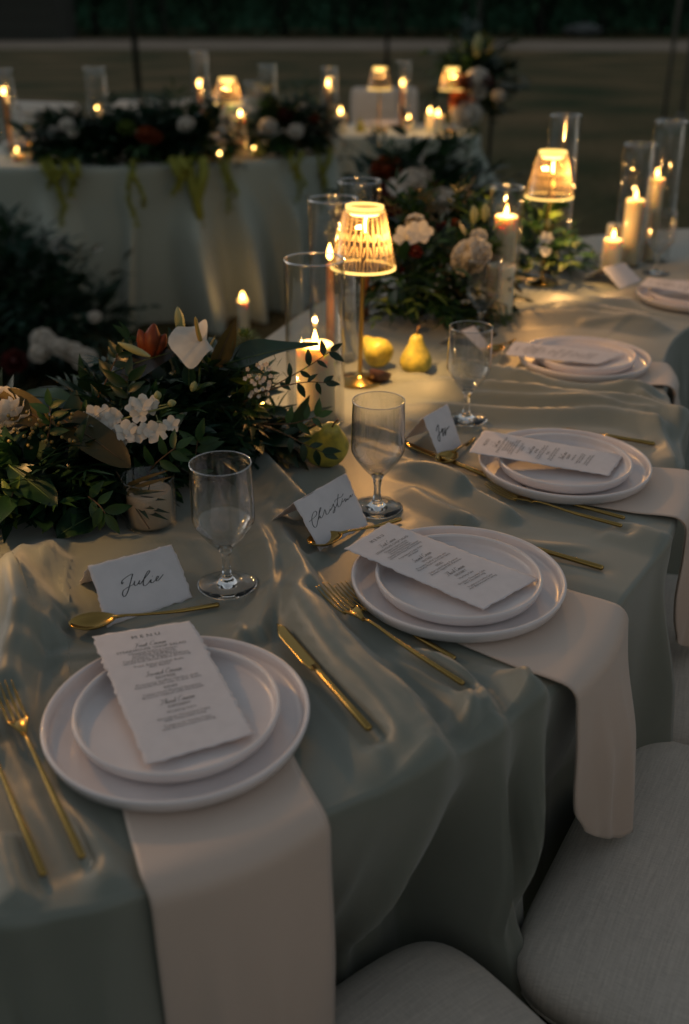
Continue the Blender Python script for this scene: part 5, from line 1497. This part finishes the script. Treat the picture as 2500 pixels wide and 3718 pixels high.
# palm like narrow leaves over the votive
random.seed(21)
PM = part(FA, 'palm_spray', TWIG, lambda mb: tube(mb, spline([(-0.3265, 1.3, 0.8303), (-0.3066, 1.27, 0.8132), (-0.2898, 1.24, 0.8005), (-0.2709, 1.225, 0.7773)], 5), .0011, n=5), 'narrow dark palm leaves hanging over the votive')
for k, (p0, p1) in enumerate((((-0.3146, 1.28, 0.8154), (-0.2436, 1.26, 0.845)), ((-0.3103, 1.27, 0.8132), (-0.2382, 1.25, 0.8396)), ((-0.3027, 1.265, 0.8122), (-0.2484, 1.24, 0.8208)), ((-0.299, 1.26, 0.8077), (-0.2467, 1.235, 0.8097)), ((-0.2946, 1.25, 0.8023), (-0.244, 1.235, 0.7893)), ((-0.293, 1.25, 0.7989), (-0.2469, 1.23, 0.7815)), ((-0.2915, 1.25, 0.8023), (-0.2627, 1.23, 0.7973)), ((-0.2939, 1.25, 0.8092), (-0.2741, 1.23, 0.785)), ((-0.3076, 1.26, 0.8146), (-0.2792, 1.23, 0.829)))):
    d = V(p1) - V(p0)
    child(PM, FA, 'leaf', G_BROWN if k in (0, 1, 8) else G_DARK, lambda mb: leaf(mb, p0, d + V((0, 0, .01)), d.length, .0075, up=V((0, -.8, 1)), droop=.08, fold=.3, n=7, shape='narrow'))
# rose cut by the frame edge, small berries
part(FA, 'rose', WHITEP, lambda mb: rose(mb, V((-0.4922, 1.35, 0.9117)), .044, V((.1, -.3, 1)), 5), 'white rose at the left frame edge')
def berries(mb):
    random.seed(5)
    for i in range(38):
        ball(mb, V((-0.428, 1.29, 0.8953)) + V((random.gauss(0, .022), random.gauss(0, .012), random.gauss(0, .016))), .0028, 7, 5)
tag(part(FA, 'berries', mat('berry', (.16, .12, .03), rough=.4), berries), kind='stuff')

# ---- second arrangement on the near table
def arrangement(label, base, blobs, n, mats, flowers, floor, seed, leafsize=(.034, .014), nin=300, isz=.055, L=(.06, .12)):
    t = thing('flower_arrangement', label, 'flowers', base)
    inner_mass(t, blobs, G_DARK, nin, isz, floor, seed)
    foliage(t, blobs, n, mats, leafsize, seed, floor=floor, L=L)
    random.seed(seed + 50)
    for f in flowers:
        kind, p, r = f[0], V(f[1]), f[2]
        ax = V((.3 * (rnd() - .5), -.75, .75))
        if kind == 'rose': part(t, 'rose', WHITEP, lambda mb: rose(mb, p, r, ax, 4), f[3] if len(f) > 3 else None)
        if kind == 'peony': part(t, 'peony', WHITEP, lambda mb: rose(mb, p, r, V((-.45, -.6, .7)), 6, .1), f[3] if len(f) > 3 else None)
        if kind == 'lily': part(t, 'lily', WHITEP, lambda mb: floret(mb, p, r, ax, 6, .5, .15), f[3] if len(f) > 3 else None)
        if kind == 'rust': part(t, 'rust_flower', RUST, lambda mb: rose(mb, p, r, ax, 3), f[3] if len(f) > 3 else None)
        if kind == 'wine': part(t, 'wine_flower', WINE, lambda mb: rose(mb, p, r, ax, 3), f[3] if len(f) > 3 else None)
        if kind == 'bud': part(t, 'bud', GREENB, lambda mb: bud(mb, p, V((.1 * (rnd() - .5), 0, 1)), r * 2.6, r * .6), f[3] if len(f) > 3 else None)
        if kind == 'green': part(t, 'green_flower', G_LIGHT, lambda mb: rose(mb, p, r, ax, 3), f[3] if len(f) > 3 else None)
    return t
FB = arrangement('leafy arrangement with a white peony in the middle of the near table', (.22, 2.40, TZ + .004),
    [((0.1386, 2.3, 0.8517), (.10, .10, .10)), ((0.2106, 2.36, 0.8264), (.14, .12, .12)), ((0.2959, 2.42, 0.8221), (.12, .10, .12)), ((0.2397, 2.55, 0.8903), (.13, .10, .12)), ((0.1371, 2.5, 0.9007), (.09, .09, .11)), ((0.2232, 2.3, 0.7791), (.14, .09, .05))],
    190, [G_MID, G_DARK, G_LIGHT, G_MID, G_BROWN], [('peony', (0.2778, 2.24, 0.9383), .043, 'full blush white peony'), ('rose', (0.3048, 2.3, 0.9668), .018), ('lily', (0.1395, 2.28, 0.961), .034, 'white lily with a wine bud'), ('lily', (0.1689, 2.28, 0.9707), .034), ('rose', (0.1649, 2.38, 0.9832), .022),
    ('wine', (0.1587, 2.26, 0.9408), .016), ('wine', (0.2342, 2.4, 0.9623), .02), ('wine', (0.1234, 2.32, 0.8878), .014), ('rust', (0.254, 2.35, 0.9867), .010), ('bud', (0.294, 2.32, 0.9874), .016, 'pale upright bud'), ('bud', (0.3187, 2.32, 0.9923), .016, 'pale upright bud beside the slim glass'), ('rose', (0.102, 2.45, 0.932), .016), ('wine', (0.1125, 2.6, 0.9678), .02)], TZ, 31, nin=260)
arrangement('low greenery with small blossoms at the foot of the right hand lamp', (.50, 2.72, TZ + .004), [((0.5215, 2.72, 0.8197), (.06, .06, .07)), ((0.5315, 2.78, 0.8663), (.04, .04, .06)), ((0.6363, 2.86, 0.7614), (.06, .05, .03))], 46, [G_MID, G_DARK, G_LIGHT],
    [('lily', (0.5099, 2.56, 0.9046), .02), ('lily', (0.5075, 2.55, 0.8738), .018), ('bud', (0.517, 2.58, 0.928), .010)], TZ, 37, nin=50)
# ---- on the ground
arrangement('tall ground arrangement with white blooms behind the middle of the near table', (.33, 4.4, 0.0),
    [((0.2747, 4.4, 0.6731), (.28, .2, .26)), ((0.445, 4.4, 0.6548), (.25, .2, .24)), ((0.359, 4.4, 0.4298), (.35, .25, .3)), ((0.188, 4.5, 0.4852), (.2, .2, .3)), ((0.5075, 4.35, 0.441), (.22, .2, .3))], 200, [G_DARK, G_BLUE, G_MID],
    [('rose', (0.2721, 4.18, 0.8166), .055), ('rose', (0.4026, 4.18, 0.7415), .055), ('rose', (0.3228, 4.23, 0.8316), .035), ('wine', (0.1706, 4.18, 0.7621), .06), ('wine', (0.3609, 4.23, 0.7716), .05), ('rust', (0.1691, 4.28, 0.8505), .06), ('wine', (0.2032, 4.08, 0.6934), .05), ('rust', (0.4457, 4.08, 0.5724), .03), ('lily', (0.2147, 4.18, 0.7792), .05)], 0.0, 41, (.075, .03), 500, .11, (.12, .26))
arrangement('dark leafy ground arrangement with white snapdragons at the left', (-1.25, 4.35, 0.0),
    [((-1.4752, 4.35, 0.3258), (.30, .25, .32)), ((-1.3278, 4.25, 0.2162), (.30, .25, .25)), ((-1.191, 4.3, 0.1822), (.26, .2, .14)), ((-1.3389, 4.0, 0.0416), (.30, .2, .14)), ((-1.6055, 4.2, 0.1721), (.3, .25, .3))], 230, [G_DARK, G_BLUE, G_DARK],
    [('rose', (-1.1976, 3.83, 0.2642), .045), ('rose', (-1.1487, 3.8, 0.2466), .035), ('rose', (-1.1093, 3.78, 0.2438), .035), ('rose', (-1.0684, 3.78, 0.226), .04), ('rose', (-1.023, 3.76, 0.2056), .045), ('rose', (-0.9954, 3.74, 0.1817), .035), ('rose', (-1.2014, 3.78, 0.226), .04), ('wine', (-1.3068, 3.78, 0.1901), .05), ('rose', (-1.0174, 3.98, 0.3109), .025)], 0.0, 43, (.075, .03), 560, .11, (.12, .26))
# ---- on the left table
FT = [('first clump of white roses and leaves from the left on the left table', (-1.373, 5.2, 0.8313), [((-1.3705, 5.2, 0.8517), (.22, .14, .10)), ((-1.2752, 5.15, 0.8268), (.2, .13, .09))], [('rose', (-1.3137, 5.02, 0.9456), 0.036), ('rose', (-1.2741, 4.97, 0.9156), 0.025), ('lily', (-1.3942, 5.07, 0.9055), 0.029)], 51),
      ('second clump from the left on the left table, with a rust flower', (-1.0657, 5.18, 0.8335), [((-1.0981, 5.18, 0.8335), (.22, .14, .10)), ((-0.9706, 5.2, 0.8517), (.16, .13, .11))], [('green', (-1.0228, 4.99, 0.9368), 0.040), ('rust', (-0.9271, 4.95, 0.9119), 0.043), ('rust', (-0.895, 4.97, 0.8963), 0.036)], 53),
      ('third clump of leaves with one white rose left of the lamp on the left table', (-0.7666, 5.2, 0.8313), [((-0.8333, 5.22, 0.8495), (.2, .14, .12)), ((-0.6896, 5.2, 0.8517), (.18, .13, .13))], [('rose', (-0.7498, 5.02, 0.9494), 0.040), ('rose', (-0.5853, 5.07, 0.9153), 0.022)], 57),
      ('fourth clump of leaves with two white roses at the right end of the left table', (-0.3036, 5.45, 0.8244), [((-0.3253, 5.45, 0.8563), (.2, .14, .13)), ((-0.2141, 5.5, 0.8618), (.16, .13, .13))], [('rose', (-0.3794, 5.25, 0.9198), 0.043), ('rose', (-0.2433, 5.25, 0.8954), 0.040), ('wine', (-0.2929, 5.32, 0.9663), 0.036), ('rose', (-0.2071, 5.37, 0.9826), 0.036), ('rust', (-0.1526, 5.37, 0.9373), 0.025)], 59)]
for lb, b, bl, fl, sd in FT:
    arrangement(lb, (b[0], b[1], TZ + .003), bl, 120, [G_DARK, G_BLUE, G_DARK, G_MID], fl, TZ, sd, (.06, .025), 220, .08, (.08, .18))
# trailing amaranth over the edge of the left table
random.seed(77)
def tassel(x, y, z0, L, label, m=None, r=.018):
    t = thing('hanging_amaranth', label, 'trailing plant', (x, y, z0), group='green tassels trailing from the left table')
    mb = MB()
    for q in range(2):
        ph = rnd() * 6
        pts = [(.02 * math.sin(ph + k * .5) + .03 * q, -.02 - .012 * min(k, 3), .03 - L * k / 10 * (1 - .3 * q)) for k in range(11)]
        tube(mb, pts, [r * (.5 + .5 * math.sin(.4 + k * .27)) * (1 - .06 * k) for k in range(11)], n=7)
        for k in range(10):
            for j in range(7):
                leaf(mb, V(pts[k]) + jit(.02), rdir(-1, .3), .028, .012, n=2)
    mb.build('tassel', m or LIME, t)
    mb = MB()
    for k in range(6): leaf(mb, (0, .02, .01), V((rnd() - .5, -.4, .5 * rnd())), .09, .035, n=4)
    mb.build('leaf_tuft', G_LIGHT, t)
TS = [((-1.3793, 4.87, 0.807), .12, 'first green tassel from the left, over the left table edge', .02), ((-1.3401, 4.87, 0.7953), .30, 'second green tassel from the left, long and narrow', .014), ((-1.2794, 4.87, 0.807), .16, 'third green tassel from the left, short', .018), ((-0.9883, 4.87, 0.7992), .30, 'green tassel hanging below the rust flower on the left table', .014),
      ((-0.7948, 4.94, 0.7982), .16, 'short broad green tassel below the third flower clump', .03), ((-0.7143, 4.96, 0.8035), .44, 'longest and broadest green tassel, left of the left table lamp', .034), ((-0.5732, 5.03, 0.7868), .26, 'thin green tassel below the left table lamp', .012), ((-0.2444, 5.22, 0.7878), .24, 'thin green tassel below the two white roses', .012), ((-0.1218, 5.4, 0.7767), .30, 'rightmost green tassel, at the end of the left table', .014)]
for p, L, lb, r in TS: tassel(p[0], p[1], TZ + .012, L, lb, r=r)
# tall flowers at the end of the farthest table
ft = arrangement('tall flower stand with white and orange blooms beside the end of the farthest table', (.93, 6.75, 0.0), [((0.7568, 6.75, 1.0053), (.17, .15, .2)), ((0.852, 6.75, 1.0179), (.16, .14, .2)), ((0.8475, 6.75, 0.865), (.14, .12, .14))], 110, [G_DARK, G_BLUE, G_MID],
    [('rose', (0.7227, 6.33, 0.8874), .085), ('rust', (0.6984, 6.38, 0.956), .07), ('rose', (0.785, 6.38, 1.0756), .07), ('rose', (0.7841, 6.38, 1.0041), .055), ('wine', (0.8296, 6.38, 1.0637), .05), ('rust', (0.714, 6.38, 1.0519), .05), ('rose', (0.9273, 6.48, 0.9732), .04), ('bud', (0.783, 6.48, 1.1776), .05)], .8, 63, (.07, .028), 160, .1, (.1, .22))
mb = MB(); lathe(mb, [(.14, 0), (.14, .012), (.02, .03), (.012, .06), (.012, .86), (.05, .90)], 20, cap0=True); mb.build('stand', POLE, ft)
# little yellow fruit on the far tables
for p, lb in (((0.0956, 6.42, 0.7784), 'green pear on the farthest table, left of its middle'), ((-0.4284, 5.28, 0.7763), 'green pear on the left table near the tea lights')):
    o = pear(p[:2], .075, lb, z=TZ + .006)
# place cards, plates on the far tables (too small to show parts)
FPL = [((-.62, 5.95), 'white plate on the left table behind the lamp'), ((-1.72, 5.72), 'white plate at the left end of the left table'), ((.25, 6.82), 'white plate on the farthest table before its chair')]
for p, lb in FPL:
    plate(.135, .0215, 'dinner_plate', lb, p[0], p[1], TZ + .006, 'white dinner plates')
